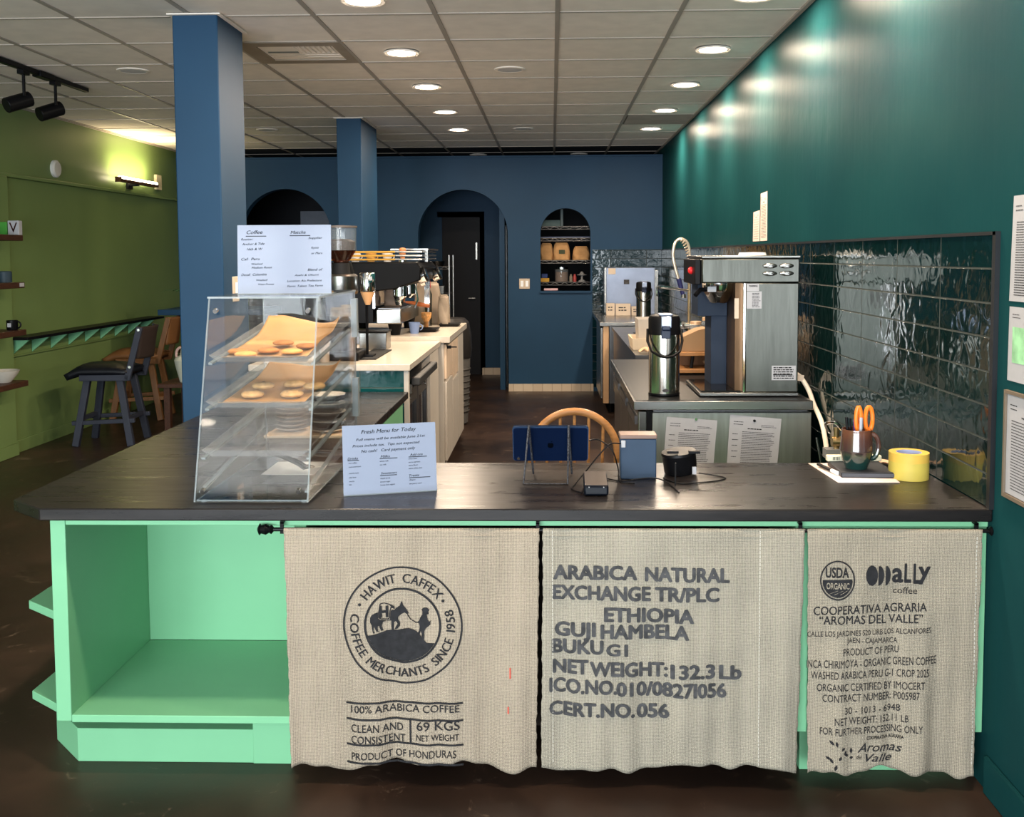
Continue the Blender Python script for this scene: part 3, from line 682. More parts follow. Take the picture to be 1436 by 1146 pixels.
for x, y, a, L in ((1168, 1041, 2.4, 9), (1172, 1043, 1.8, 8), (1178, 1048, .8, 6), (1164, 1063, 2.6, 8), (1167, 1067, 2.2, 8), (1174, 1062, 1.0, 7), (1169, 1077, 1.3, 9), (1182, 1055, 1.2, 7), (1192, 1054, 1.6, 9), (1188, 1056, 2.8, 6), (1190, 1060, .2, 5)):
    b.shape([[(x+L*t*cos(a)-1.8*sin(pi*t)*s*sin(a), y-L*t*sin(a)-1.8*sin(pi*t)*s*cos(a)) for t, s in [(i/6, 1) for i in range(6)]+[(1-i/6, -1) for i in range(6)]]], A0)
obj('printed_lettering', b, ink, s3)
b = B(); F4 = lambda u, v, z=0: tuple(Vector(U0(u, v))+Vector((0, -.0008, 0)))
b.text('ORGANIC', -15, 16, -12, 8.5, F4, bold=.03)
for a, c in ((-10, 0), (-1, 7), (7, 13)): b.vf([F4(a-4, -20), F4(a-3, -20), F4(c+1, -14), F4(c, -14)], [(0, 1, 2, 3)])
obj('seal_lettering', b, burlap[2], s3, label='pale lettering on the dark half of the seal')
b = B()
for i in range(55):
    y = 750+320*i/55; b.vf([f3(sx(1359), sz(y)), f3(sx(1360.5), sz(y)), f3(sx(1360.5), sz(y+4)), f3(sx(1359), sz(y+4))], [(0, 1, 2, 3)])
obj('stitching', b, mat('white_thread', S(222, 216, 204), .8), s3)

# ------------------------------------------------------------------ pastry display case
dc = thing('pastry_case', 'clear acrylic pastry display case with slanted front on black worktop', 'display case', (-.887, 3.2, ZT))
XA, XB2, z0, z1 = -1.056, -.716, ZT+.006, 1.424
front = lambda z: 2.86+(z-z0)/(z1-z0)*.17
def side(x):
    return B().vf([(x+d, y, z) for d in (0, .005) for y, z in ((2.86, z0), (3.60, z0), (3.60, z1), (3.03, z1))], [(0, 1, 2, 3), (7, 6, 5, 4)]).vf([(x+d, y, z) for d in (0, .005) for y, z in ((2.86, z0), (3.60, z0), (3.60, z1), (3.03, z1))], [(0, 1, 5, 4), (1, 2, 6, 5), (2, 3, 7, 6), (3, 0, 4, 7)], 1)
AE = [acrylic, edge]
obj('side_panel', side(XA), AE, dc, world=True); obj('side_panel', side(XB2-.005), AE, dc, world=True)
obj('front_panel', B().vf([(x, y+d, z) for d in (0, .005) for x, y, z in ((XA+.005, 2.86, z0), (XB2-.005, 2.86, z0), (XB2-.005, 3.03, z1), (XA+.005, 3.03, z1))], [(0, 1, 2, 3), (7, 6, 5, 4)]).vf([(x, y+d, z) for d in (0, .005) for x, y, z in ((XA+.005, 2.86, z0), (XB2-.005, 2.86, z0), (XB2-.005, 3.03, z1), (XA+.005, 3.03, z1))], [(0, 1, 5, 4), (1, 2, 6, 5), (2, 3, 7, 6), (3, 0, 4, 7)], 1), AE, dc, world=True)
obj('top_panel', B().box(XA-.003, XB2+.003, 3.028, 3.60, z1, z1+.006, edge=2), AE, dc, world=True)
obj('base_panel', B().box(XA+.005, XB2-.005, 2.87, 3.59, z0, z0+.005, edge=2), AE, dc, world=True)
for za, zb_ in ((z0+.01, 1.13), (1.135, z1-.005)):
    dr = obj('rear_door', B().box(XA+.006, XB2-.006, 3.590, 3.595, za, zb_, edge=1), AE, dc, world=True)
    obj('hinge', B().box(XB2-.012, XB2+.010, 3.575, 3.603, zb_-.16, zb_-.02), edge, dr, world=True)
for x in (XA+.028, XB2-.028):
    for z in (z0+.035, z1-.035):
        obj('screw', B().lathe((x, front(z)-.004, z), [(0, -.003), (.007, -.002), (.007, .012), (0, .012)], 14, RX(pi/2+.28)), screw_m, dc, world=True)
for x in (XA+.02, XB2-.02):
    for y in (2.89, 3.57): obj('foot', B().disc((x, y, ZT), .008, .006, 12), edge, dc, world=True)
TR = [(1.238, 1.30), (1.103, 1.155), (.962, 1.015), (.868, .95)]
for k, (zf, zb_) in enumerate(TR):
    for x in (XA+.006, XB2-.018):
        y0_ = front(zf)+.02
        obj('rail', B().bar((x+.006, y0_, zf-.012), (x+.006, 3.55, zb_-.012), .012, .006), edge, dc, world=True)
def tray(k, lab):
    zf, zb_ = TR[k]; y0_ = front(zf)+.012; x0, x1 = XA+.02, XB2-.02
    t = thing('acrylic_tray', lab, 'tray', ((x0+x1)/2, y0_, zf), group='clear trays in the pastry case')
    Zf = lambda y: zf+(zb_-zf)*(y-y0_)/(3.55-y0_)
    pts = [(x0-.008, y0_-.004, .016), (x0+.012, y0_+.012, 0), (x1-.012, y0_+.012, 0), (x1+.008, y0_-.004, .016)]
    b = B(); I = [(x0+.014, y0_+.014), (x1-.014, y0_+.014), (x1-.014, 3.535), (x0+.014, 3.535)]; O = [(x0-.006, y0_), (x1+.006, y0_), (x1+.006, 3.555), (x0-.006, 3.555)]
    vs = [(x, y, Zf(y)-.006) for x, y in I]+[(x, y, Zf(y)+.014) for x, y in O]+[(x, y, Zf(y)-.009) for x, y in I]+[(x+(.004 if x > -.88 else -.004), y, Zf(y)+.014) for x, y in O]
    b.vf(vs, [(0, 1, 2, 3), (11, 10, 9, 8)]); b.vf(vs, [(i, 4+i, 4+(i+1) % 4, (i+1) % 4) for i in range(4)]+[(8+i, 8+(i+1) % 4, 12+(i+1) % 4, 12+i) for i in range(4)]+[(4+i, 12+i, 12+(i+1) % 4, 4+(i+1) % 4) for i in range(4)], 1)
    obj('pan', b, [trayac if k < 2 else clear('smoky_tray', tint=(.86, .85, .84, 1), haze=.16, hazecol=S(120, 110, 104)), MATS.get('tray_lip') or clear('tray_lip', haze=.22, hazecol=S(150, 150, 150))], t, world=True)
    return t, Zf, x0, x1, y0_
t1, Z1, xa, xb, ya = tray(0, 'top clear tray in the pastry case, holding plain cookies')
t2, Z2, _, _, yb = tray(1, 'second clear tray in the pastry case, holding chip topped cookies')
t3 = tray(2, 'empty clear tray low in the pastry case')[0]
def liner(lab, Zf, y0_, hi, seed):
    r = random.Random(seed); p = [r.random()*6 for _ in range(4)]
    def f(u, v):
        x = xa+.022+(xb-xa-.044)*u; y = y0_+.02+(3.53-y0_-.02)*v
        z = Zf(y)-.0035+hi*max(0, (v-.70)/.30)**1.5*(.75+.3*sin(5*u+p[0]))+hi*.7*max(0, (abs(u-.5)-.40)/.10)**1.4*(.1+.9*v)*(.25 if u < .5 else 1)*(.7+.3*sin(7*v+p[1]))+.010*max(0, (.06-v)/.06)+.001*sin(17*u+p[2])*sin(13*v+p[3])
        return (x, y, z)
    one('parchment_sheet', B().sheet(f, 36, 36), parch, lab, 'parchment', 'parchment sheets in the pastry case', solid=.0012, smooth=180)
liner('tan parchment under the plain cookies on the top tray', Z1, ya, .045, 1); liner('tan parchment under the chip topped cookies on second tray', Z2, yb, .022, 4)
cook = mat('cookie_brown', S(176, 116, 62), .8, var=.2, vs=40, bump=.6, bs=90); cookd = mat('oat_cookie', S(190, 150, 98), .85, var=.2, vs=40, bump=.8, bs=70); choc = mat('chocolate', S(52, 34, 28), .5)
CP = [(0, 0), (.030, 0), (.034, .004), (.033, .008), (.024, .0125), (.010, .014), (0, .014)]
for (x, y, dz, lab) in ((-.985, 3.09, 0, 'plain brown cookie at left end of top tray'), (-.893, 3.10, 0, 'plain brown cookie in middle of top tray, front'), (-.873, 3.20, .004, 'darker plain cookie behind the others on top tray'), (-.79, 3.17, 0, 'plain cookie at right end of top tray, rear'), (-.815, 3.085, 0, 'pale plain cookie at right end of top tray, front'), (-.95, 3.045, 0, 'flat pale cookie at front edge of top tray')):
    one('cookie', B().lathe((0, 0, 0), CP, 24), cook if 'pale' not in lab else mat('pale_cookie', S(206, 152, 86), .8, var=.15, vs=40, bump=.5, bs=90), lab, 'cookie', 'plain cookies on the top tray').location = (x, y, Z1(y)+.0015+dz)
for (x, y, dz, lab) in ((-.938, 3.07, 0, 'chip topped cookie at front left of second tray'), (-.925, 3.145, .010, 'chip topped cookie at rear left of second tray'), (-.815, 3.075, 0, 'chip topped cookie at front right of second tray'), (-.765, 3.16, .006, 'chip topped cookie at rear right of second tray'), (-.845, 3.22, 0, 'oat cookie lying farthest back on second tray')):
    t = thing('cookie', lab, 'cookie', (x, y, Z2(y)+.0015+dz), group='chip topped cookies on the second tray')
    obj('biscuit', B().lathe((0, 0, 0), [(r_*1.05, z*1.45) for r_, z in CP], 24), cookd, t)
    if 'oat' not in lab:
        b = B()
        for k in range(22):
            a, rr = R.random()*6.3, .023*R.random()**.6; b.obox((rr*cos(a), rr*sin(a), .0195-rr*.12), (.008, .0035, .003), RZ(R.random()*3))
        o = obj('chocolate_chips', b, choc, t, smooth=0); o['kind'] = 'stuff'
pt = thing('plate', 'small white rectangular plate in bottom of pastry case', 'plate', (-.853, 3.24, z0+.006))
obj('dish', B().vf([(sx_*a, sy_*c, z) for a, c, z in ((.05, .05, 0), (.085, .10, .014), (.083, .098, .014), (.046, .046, .003)) for sx_, sy_ in ((-1, -1), (1, -1), (1, 1), (-1, 1))], [(3, 2, 1, 0), (12, 13, 14, 15)]+[(k*4+i, k*4+(i+1) % 4, k*4+4+(i+1) % 4, k*4+4+i) for k in range(3) for i in range(4)]), cwhite, pt, smooth=20)
tg = thing('tongs', 'black serving tongs resting across the white plate', 'tongs', (-.87, 3.24, z0+.03))
for s in (-1, 1):
    arm = obj('arm', B().tube([(-.085, .05, .03), (-.03, .03+s*.008, .022), (.03, .0+s*.014, .006), (.055, -.02+s*.010, -.004)], [.006, .006, .006, .007], 8), black, tg)
    obj('tip', B().lathe((.068, -.03+s*.012, -.004), [(0, 0), (.016, .002), (.018, .005), (0, .006)], 16, RY(s*.2)), black, arm)
sw = thing('light_switch', 'cream light switch on side of near blue pillar', 'light switch', (-1.648, 5.135, 1.385))
obj('plate', B().box(0, .006, -.05, .05, -.065, .065), cream, sw, bevel=.003); obj('rocker', B().box(.006, .014, -.016, .016, -.034, .034), cwhite, sw, bevel=.002)

# ------------------------------------------------------------------ the two menu signs
gloss = mat('glossy_card', S(132, 142, 162), .10, var=.01, spec=.12)
def board(lab, loc, w_, h, lean, rz, draw):
    t = thing('menu_sign', lab, 'sign', loc, rz)
    M = RX(-lean)
    mp = lambda u, v, z=0, d=0: tuple(M @ Vector((u, -d, v)))
    obj('card', B().vf([mp(u, v, 0, d) for d in (0, -.004) for u, v in ((-w_/2, 0), (w_/2, 0), (w_/2, h), (-w_/2, h))], [(0, 1, 2, 3), (7, 6, 5, 4), (0, 4, 5, 1), (1, 5, 6, 2), (2, 6, 7, 3), (3, 7, 4, 0)]), gloss, t)
    obj('stand_foot', B().vf([(u, y, z) for y, z in ((-.002, 0), (.075, 0), (.075, .003), (-.002, .003)) for u in (-w_/2, w_/2)], [(0, 1, 3, 2), (2, 3, 5, 4), (4, 5, 7, 6), (6, 7, 1, 0)]), edge, t)
    b = B(); draw(b, lambda u, v, z=0: mp(u, v, 0, .0008)); obj('handwriting', b, ink, t)
    return t
def hw(b, mp, w_, h, rows):
    for t, x, y, s, *e in rows:
        wid = e[0] if e else None
        b.text(t, (x-.5)*w_, (x+wid-.5)*w_ if wid else None, (1-y)*h, s*h, mp, shear=.25, slope=.02, bold=.014)
def und(b, mp, w_, h, x0, x1, y): b.vf([mp((x0-.5)*w_, (1-y)*h), mp((x1-.5)*w_, (1-y)*h), mp((x1-.5)*w_, (1-y+.010)*h), mp((x0-.5)*w_, (1-y+.010)*h)], [(0, 1, 2, 3)])
def draw1(b, mp):
    W, H = .305, .224
    hw(b, mp, W, H, [('Coffee', .10, .13, .052, .17), ('Matcha', .57, .13, .045, .16), ('Roaster:', .04, .22, .030, .13), ('Anchor & Tide', .05, .29, .032, .24), ('16th & W', .10, .365, .034, .17), ('Caf:  Peru', .04, .51, .036, .20), ('Washed', .15, .575, .026, .12), ('Medium Roast', .15, .63, .028, .22), ('Decaf:  Colombia', .04, .735, .034, .27), ('Washed', .20, .81, .028, .12), ('Water Process', .22, .87, .026, .17), ('Supplier', .76, .205, .03, .15), ('Kyoto', .79, .345, .03, .08), ('or Maru', .79, .425, .03, .12), ('Blend of', .75, .665, .034, .16), ('Asahi & Okumi', .61, .74, .026, .26), ('Location: Aiu Prefecture', .53, .825, .030, .37), ('Farm: Takeo Tea Farm', .53, .90, .030, .38)])
    und(b, mp, W, H, .09, .31, .165); und(b, mp, W, H, .56, .78, .16)
board('glossy white Coffee and Matcha sign standing on top of pastry case', (-.866, 3.2, 1.4305), .305, .224, .05, 0, draw1)
def draw2(b, mp):
    W, H = .285, .212
    hw(b, mp, W, H, [('Fresh Menu for Today', .20, .125, .055, .59), ('Full menu will be available June 21st', .145, .225, .036, .74), ('Prices include tax.  Tips not expected', .105, .315, .036, .72), ('No cash!   Card payment only', .195, .395, .040, .58), ('Drinks', .05, .49, .036, .11), ('Milks', .40, .48, .034, .10), ('Add ons', .715, .475, .034, .14), ('Sweeteners', .40, .72, .032, .17), ('Treats', .70, .775, .034, .11)])
    for x, ys in ((.06, (.545, .60, .69, .75, .805, .85)), (.39, (.54, .59)), (.70, (.525, .575, .62, .665)), (.39, (.785, .835, .88)), (.70, (.83, .885))):
        for y in ys: hw(b, mp, W, H, [({.545: 'hot coffee', .60: 'iced americano', .69: 'matcha latte', .75: 'chai latte', .805: 'mocha', .85: 'tea', .54: 'whole milk', .59: 'oat milk', .525: 'extra foam', .575: 'extra espresso', .62: 'extra flavor', .665: 'extra white choc', .785: 'simple syrup', .835: 'brown sugar', .88: 'honey (not vegan)', .83: 'affogato', .885: 'see pastry case!'}[y], x, y, .020)])
    for x0, x1, y in ((.05, .17, .505), (.39, .58, .497), (.70, .90, .495), (.39, .57, .74), (.70, .93, .795)): und(b, mp, W, H, x0, x1, y)
board('glossy pale blue menu sign leaning beside the pastry case', (-.495, 2.995, ZT), .285, .212, .13, .26, draw2)

# ------------------------------------------------------------------ saucers, tablet, card reader and cables
sau = mat('saucer_white', S(224, 218, 208), .25)
one('saucer_tray', B().box(-.17, .17, -.11, .11, 0, .012), mat('pale_board', S(224, 196, 160), .5), 'pale board under the saucer stack behind pastry case', 'board', bevel=.003).location = (-.985, 4.02, ZT)
SP = [(0, 0), (.035, 0), (.045, .004), (.072, .013), (.074, .016), (.070, .017), (.04, .008), (0, .007)]
for k in range(9):
    one('saucer', B().lathe((0, 0, 0), SP, 28), sau if k % 2 == 0 else black, '%s saucer in the stack seen through right side of pastry case' % ('white' if k % 2 == 0 else 'black'), 'saucer', '%s saucers stacked on the board' % ('white' if k % 2 == 0 else 'black')).location = (-.915, 4.0, ZT+.012+k*.0175)
for k in range(7):
    one('plate', B().lathe((0, 0, 0), [(r_*.9, z) for r_, z in SP], 24), mat('stack_taupe', S(176, 160, 150), .4), 'taupe small plate in the stack left of the saucers', 'plate', 'taupe plates beside the saucers').location = (-1.07, 4.03, ZT+.012+k*.0165)
tb = thing('tablet', 'dark blue tablet seen from the back on wire stand', 'tablet', (-.006, 3.238, .879))
M = RX(.45)
TM = lambda u, v, z=0: tuple(M @ Vector((u, -z, v)))
ol = lambda w_, h, r_: [(x+r_*cos(a), y+r_*sin(a)) for x, y, k in ((w_/2-r_, h-r_, 0), (-w_/2+r_, h-r_, 1), (-w_/2+r_, r_, 2), (w_/2-r_, r_, 3)) for a in [(k+i/4)*pi/2 for i in range(5)]]
obj('back_shell', B().shape([ol(.246, .138, .012)], TM, .007), mat('navy_metal', S(8, 22, 48), .4, spec=.12), tb)
obj('logo', B().shape([[(.011*cos(a)*(1-.12*cos(2*a))*1.0, .063+.011*sin(a)-(.002 if abs(a-pi/2) < .3 else 0)) for a in [i*pi/12 for i in range(24)]], ], lambda u, v, z: TM(u, v, .0038)).shape([[(.000, .0755), (.006, .081), (.005, .076)]], lambda u, v, z: TM(u, v, .0038)), mat('dark_logo', S(4, 7, 14), .5, spec=.02), tb)
obj('bezel', B().shape([ol(.246, .138, .012), ol(.240, .132, .010)], lambda u, v, z: TM(u, v+.0, z-.0), .0078), mat('tablet_rim', S(50, 70, 100), .4, .3), tb)
obj('camera_lens', B().lathe(TM(-.105, .010, .004), [(0, 0), (.005, 0), (.005, .0012), (0, .0012)], 14, RX(pi/2+.45)), chrome, tb)
bead = mat('beaded_wire', S(60, 60, 64), .4, var=.9, vs=240)
ws = thing('tablet_stand', 'black beaded wire stand holding the blue tablet', 'stand', (-.02, 3.15, ZT))
obj('front_loop', B().tube([(-.055, 0, .182), (-.072, -.032, .003), (.068, -.038, .003), (.072, 0, .182)], .0034, 8), bead, ws)
for x in (-.055, .072): obj('rear_leg', B().tube([(x, 0, .182), (x+.012, .112, .003)], .0034, 8), bead, ws)
obj('rest_hook', B().tube([(-.046, .082, .050), (-.046, .106, .044), (-.046, .110, .062)], .003, 8).tube([(.081, .082, .050), (.081, .106, .044), (.081, .110, .062)], .003, 8), bead, ws)
rd = thing('card_reader', 'small black card reader with dark top lying on worktop', 'card reader', (.132, 3.01, ZT))
obj('body', B().prism([(-.037, -.05, .002), (-.037, .065, .002), (-.037, .065, .05), (-.037, -.048, .032)], (.074, 0, 0)), mat('reader_black', S(14, 18, 26), .3, spec=.1), rd, bevel=.006)
obj('top_plate', B().prism([(-.034, -.046, .0325), (-.034, .062, .0505), (-.034, .062, .0525), (-.034, -.046, .0345)], (.068, 0, 0)), mat('reader_top', S(92, 84, 80), .3, .4), rd, bevel=.001)
for x in (-.022, .022): obj('status_light', B().ball((x, -.0495, .028), .0018), paper, rd)
bxd = thing('payment_terminal', 'blue grey square payment terminal stand with brown top edge', 'terminal', (.278, 3.20, ZT))
obj('panel', B().box(-.058, .058, -.012, .05, 0, .132), mat('slate_blue', S(50, 66, 86), .5, spec=.15), bxd, bevel=.004)
obj('top_cap', B().box(-.060, .060, -.014, .06, .132, .146), mat('taupe_cap', S(120, 98, 88), .4), bxd, bevel=.003)
obj('plug', B().box(-.056, -.042, -.018, -.012, .105, .128), paper, bxd, bevel=.002)
rp = thing('speaker_puck', 'tilted black drum shaped device beside payment terminal', 'speaker', (.425, 3.27, ZT))
obj('drum', B().lathe((0, 0, .006), [(0, 0), (.05, 0), (.054, .006), (.056, .06), (.058, .064), (.056, .072), (0, .072)], 32, RY(-.12) @ RX(.06)), black, rp)
obj('label', B().box(.03, .043, -.058, -.054, .012, .036), paper, rp)
for a in (-.05, .02): obj('clip', B().box(a, a+.036, -.05, -.03, .078, .086), black, rp)
cab = lambda n, pts, lab, r_=.0022, m=black: one(n, B().tube(pts, r_, 8), m, lab, 'cable', smooth=60)
def spl(pts, k=6):
    out = []; P = [Vector(p) for p in pts]
    for i in range(len(P)-1):
        a, b, c, d = P[max(0, i-1)], P[i], P[i+1], P[min(len(P)-1, i+2)]
        for j in range(k):
            t = j/k; out.append(.5*((2*b)+(c-a)*t+(2*a-5*b+4*c-d)*t*t+(3*b-a-3*c+d)*t**3))
    return out+[P[-1]]
cab('tablet_cable', spl([(.119, 3.205, .950), (.15, 3.19, .955), (.19, 3.15, .93), (.21, 3.16, .87), (.215, 3.14, ZT+.004), (.26, 3.12, ZT+.003)]), 'black charging cable from the tablet edge to terminal')
cab('terminal_cable', spl([(.22, 3.18, .945), (.185, 3.17, .945), (.15, 3.17, .91), (.11, 3.17, .86), (.075, 3.12, ZT+.004), (.06, 3.04, ZT+.003), (.09, 2.99, ZT+.004)]), 'black cable drooping from terminal plug behind card reader')
cab('loose_cable', spl([(.11, 3.24, ZT+.003), (.16, 3.20, ZT+.004), (.22, 3.15, ZT+.004), (.28, 3.13, ZT+.016), (.335, 3.14, ZT+.014), (.37, 3.10, ZT+.004), (.385, 3.0, ZT+.003)]), 'black cable lying in front of the payment terminal')
cab('puck_cable', spl([(.48, 3.24, ZT+.01), (.53, 3.23, ZT+.004), (.56, 3.20, ZT+.003), (.53, 3.16, ZT+.003), (.46, 3.13, ZT+.003), (.40, 3.12, ZT+.003), (.36, 3.2, ZT+.003)]), 'black cable looping right of the drum device')
one('pencil_stub', B().tube([(.385, 3.09, ZT+.003), (.385, 3.09, ZT+.075)], .0025, 8), mblack, 'thin dark stick upright in front of drum device', 'stick')

# ------------------------------------------------------------------ mug, notebook, tape on the right
one('paper_sheet', B().vf([(.885, 3.43, ZT+.002), (.905, 3.14, ZT+.002), (1.098, 3.138, ZT+.002), (1.12, 3.43, ZT+.002)], [(0, 1, 2, 3)]), mat('pinkish_paper', S(238, 216, 204), .6), 'off-white paper sheet under the black notebook', 'paper', solid=.002)
nb = thing('notebook', 'closed black notebook under the pottery mug', 'notebook', (1.02, 3.29, ZT+.004))
obj('cover', B().obox((0, 0, .009), (.17, .19, .018), RZ(-.04)), mat('notebook_black', S(36, 38, 44), .5), nb, bevel=.003)
obj('pages', B().obox((.002, -.003, .009), (.168, .189, .010), RZ(-.04)), mat('page_grey', S(74, 78, 86), .7), nb)
pn = thing('marker_pen', 'black marker pen lying left of the notebook', 'pen', (.915, 3.30, ZT+.012))
obj('barrel', B().tube([(-.012, .07, 0), (.006, -.03, 0)], .006, 10), black, pn); obj('cap', B().tube([(.006, -.03, 0), (.014, -.07, 0)], .0065, 10), cwhite, pn)
for x, w_, lab in ((.962, .06, 'pale label strip with printed bars left of pottery mug'), (1.085, .06, 'pale label strip right of pottery mug')):
    t = thing('label_strip', lab, 'label', (x, 3.375, ZT+.0225))
    obj('strip', B().box(-w_/2, w_/2, -.012, .012, 0, .02), mat('label_cream', S(216, 214, 190), .5), t, bevel=.003)
    b = B()
    for k in range(5): b.vf([(-.012+k*.005, -.0126, .005), (-.0095+k*.005, -.0126, .005), (-.0095+k*.005, -.0126, .016), (-.012+k*.005, -.0126, .016)], [(0, 1, 2, 3)])
    obj('bar_print', b, ink, t)
one('napkin', B().sheet(lambda u, v: (1.10+.09*u, 3.385+.055*v, ZT+.004+.012*abs(sin(5*u+3*v))), 10, 8), mat('napkin_tan', S(206, 170, 140), .8), 'crumpled tan napkin behind the yellow tape', 'napkin', solid=.002)
glaze = N('pottery_glaze'); glaze.b.inputs['Roughness'].default_value = .12; glaze.b.inputs['Coat Weight'].default_value = .6
_c = glaze.n('TexCoord'); _s = glaze.n('SeparateXYZ'); glaze.l(_c.outputs['Object'], _s.inputs[0]); _n = glaze.n('TexNoise', Scale=26.0, Detail=3.0); glaze.l(_c.outputs['Object'], _n.inputs['Vector'])
_m = glaze.n('Math'); _m.operation = 'MULTIPLY_ADD'; glaze.l(_n.outputs[0], _m.inputs[0]); _m.inputs[1].default_value = .03; glaze.l(_s.outputs[2], _m.inputs[2])
_k = glaze.n('MapRange'); glaze.l(_m.outputs[0], _k.inputs[0]); _k.inputs[1].default_value = .0; _k.inputs[2].default_value = .14
glaze.l(glaze.ramp(_k.outputs[0], [(.0, S(18, 52, 50)), (.38, S(20, 48, 44)), (.44, S(52, 62, 48)), (.52, S(56, 44, 44)), (.8, S(78, 50, 42)), (1, S(98, 62, 46))]), glaze.b.inputs['Base Color'])
mg = thing('pottery_mug', 'brown and green glazed pottery mug of pens on notebook', 'mug', (.998, 3.262, ZT+.0225))
prof = [(0, 0), (.034, 0), (.037, .008), (.046, .03), (.051, .055)]
for k in range(8): prof += [(.0515-.0006*k+.0012, .06+k*.0075), (.0515-.0006*k, .0635+k*.0075)]
prof += [(.048, .125), (.0475, .130), (.044, .130), (.044, .06), (.03, .012), (0, .01)]
obj('body', B().lathe((0, 0, 0), prof, 40), glaze.m, mg)
obj('handle', B().tube([(.046+.026*sin(a*pi/10), 0, .072-.042*cos(pi-a*pi/10)) for a in range(11)], .008, 10), glaze.m, mg)
def pen(lab, x, y, tx, ty, h, m, cm, grp=None):
    t = thing('pen', lab, 'pen', (.998+x, 3.262+y, ZT+.036)); p, q_ = Vector((0, 0, 0)), Vector((tx, ty, h))
    obj('barrel', B().tube([p, p.lerp(q_, .72)], .0042, 8), m, t); obj('cap', B().tube([p.lerp(q_, .72), q_], .0048, 8), cm, t); obj('clip', B().bar(p.lerp(q_, .76)+Vector((.005, -.003, 0)), p.lerp(q_, .98)+Vector((.005, -.003, 0)), .003, .0015), chrome, t)
pen('black capped pen at left of the mug', -.02, 0, -.014, .0, .155, cwhite, black); pen('black and white pen second from left in mug', -.012, .01, -.008, 0, .15, cwhite, black)
pen('purple pen in the pottery mug', 0, .01, -.004, .0, .145, mat('purple_ink', S(92, 60, 120), .3), mat('purple_ink', S(92, 60, 120), .3)); pen('pale grey pen leaning in middle of mug', .008, -.01, .002, -.002, .155, mat('grey_pen', S(170, 176, 186), .3), mat('grey_pen', S(170, 176, 186), .3))
scz = thing('scissors', 'orange handled scissors standing in the pottery mug', 'scissors', (1.018, 3.268, ZT+.036))
org = mat('orange_plastic', S(238, 124, 36), .35)
for s, lean in ((-1, -.004), (1, .012)):
    pts = [(lean+s*.006+(.010+.002*s)*cos(a)+s*.003, 0, .148+.040*sin(a)) for a in [i*2*pi/18 for i in range(18)]]
    obj('handle', B().tube(pts, .0068, 8, closed=True), org, scz); obj('blade', B().bar((-s*.004, 0, 0), (lean+s*.004, 0, .11), .010, .0015), steel, scz)
tp = [mat('yellow_tape', S(190, 172, 80), .5), mat('tape_core', S(170, 180, 214), .5)]
for k, nm in enumerate(('bottom', 'middle', 'top')):
    t = thing('tape_roll', 'yellow masking tape roll, %s of the stack of three' % nm, 'tape', (1.153, 3.218, ZT+.0005+k*.0282), group='yellow tape rolls on the worktop')
    obj('tape', B().lathe((0, 0, 0), [(.040, 0), (.062, 0), (.062, .0281), (.040, .0281), (.040, 0)], 48), tp[0] if k < 2 else mat('yellow_tape_top', S(206, 170, 76), .5), t)
    obj('core', B().lathe((0, 0, 0), [(.0375, .0005), (.0395, .0005), (.0395, .0275), (.0375, .0275), (.0375, .0005)], 40), tp[1], t)
# windsor chair behind the counter
ch = thing('windsor_chair', 'light wood hoop back chair behind the counter', 'chair', (.085, 3.95, 0))
obj('seat', B().lathe((0, 0, .43), [(0, 0), (.19, 0), (.205, .012), (.205, .028), (.19, .038), (0, .030)], 32), oak, ch)
hoop = [(.165*cos(a)*(1.0), -.16-.05*max(0, sin(a)), .47+.485*min(1, (sin(a) if sin(a) > 0 else 0))**.8) for a in [i*pi/24 for i in range(25)]]
hoop = [(.168, -.10, .46), (.168, -.12, .60), (.166, -.14, .72)] + [(.165*cos(a), -.16-.01*sin(a), .79+.165*sin(a)) for a in [i*pi/20 for i in range(21)]] + [(-.166, -.14, .72), (-.168, -.12, .60), (-.168, -.10, .46)]
obj('back_hoop', B().tube(hoop, .0145, 12), oak, ch)
for k in (-2, -1, 0, 1, 2): obj('spindle', B().tube([(k*.05, -.13, .46), (k*.055, -.168, .79+math.sqrt(max(0, .165**2-(k*.055)**2))-.006)], .006, 8), oak, ch)
for a, c in ((-1, -1), (1, -1), (1, 1), (-1, 1)): obj('leg', B().tube([(a*.12, c*.12, .435), (a*.145, c*.15, .22), (a*.17, c*.18, 0)], [.014, .018, .011], 12), oak, ch)
for a in (-1, 1): obj('stretcher', B().tube([(a*.143, -.148, .20), (a*.143, .148, .20)], .009, 8), oak, ch)
# ================================================================== ESPRESSO SIDE (white counters)
wc = thing('espresso_counter', 'lower white counter with teal tile end and dark fridge below', 'counter', (-1.2, 5.9, 0))
def w_(n, b, m, p=wc, **k): return obj(n, b, m, p, world=True, **k)
w_('top', B().box(-1.64, -.764, 5.30, 6.775, .935, .97), wtop, bevel=.003)
tm = tile_mat('teal_glazed_tile', 0, .255, .098, S(12, 66, 70), S(18, 80, 82), S(80, 96, 92), .55, off=(.86, -.84))
w_('tiled_end', B().box(-1.64, -.80, 5.325, 5.345, .0, .935), tm)
w_('end_post', B().box(-.80, -.775, 5.32, 5.36, .0, .935), white)
w_('back_panel', B().box(-1.64, -1.62, 5.345, 6.775, 0, .935), white)
w_('face_panel', B().box(-.80, -.78, 6.30, 6.78, .0, .935), white)
w_('toe_kick', B().box(-.85, -.83, 5.36, 6.78, 0, .1), white)
w_('cabinet_side', B().box(-1.6, -.80, 6.30, 6.32, 0, .935), white)
uf = thing('undercounter_fridge', 'dark glass door fridge with bar handle under lower white counter', 'fridge', (-1.1, 5.83, 0))
w_('body', B().box(-1.5, -.83, 5.38, 6.28, .05, .90), black, uf)
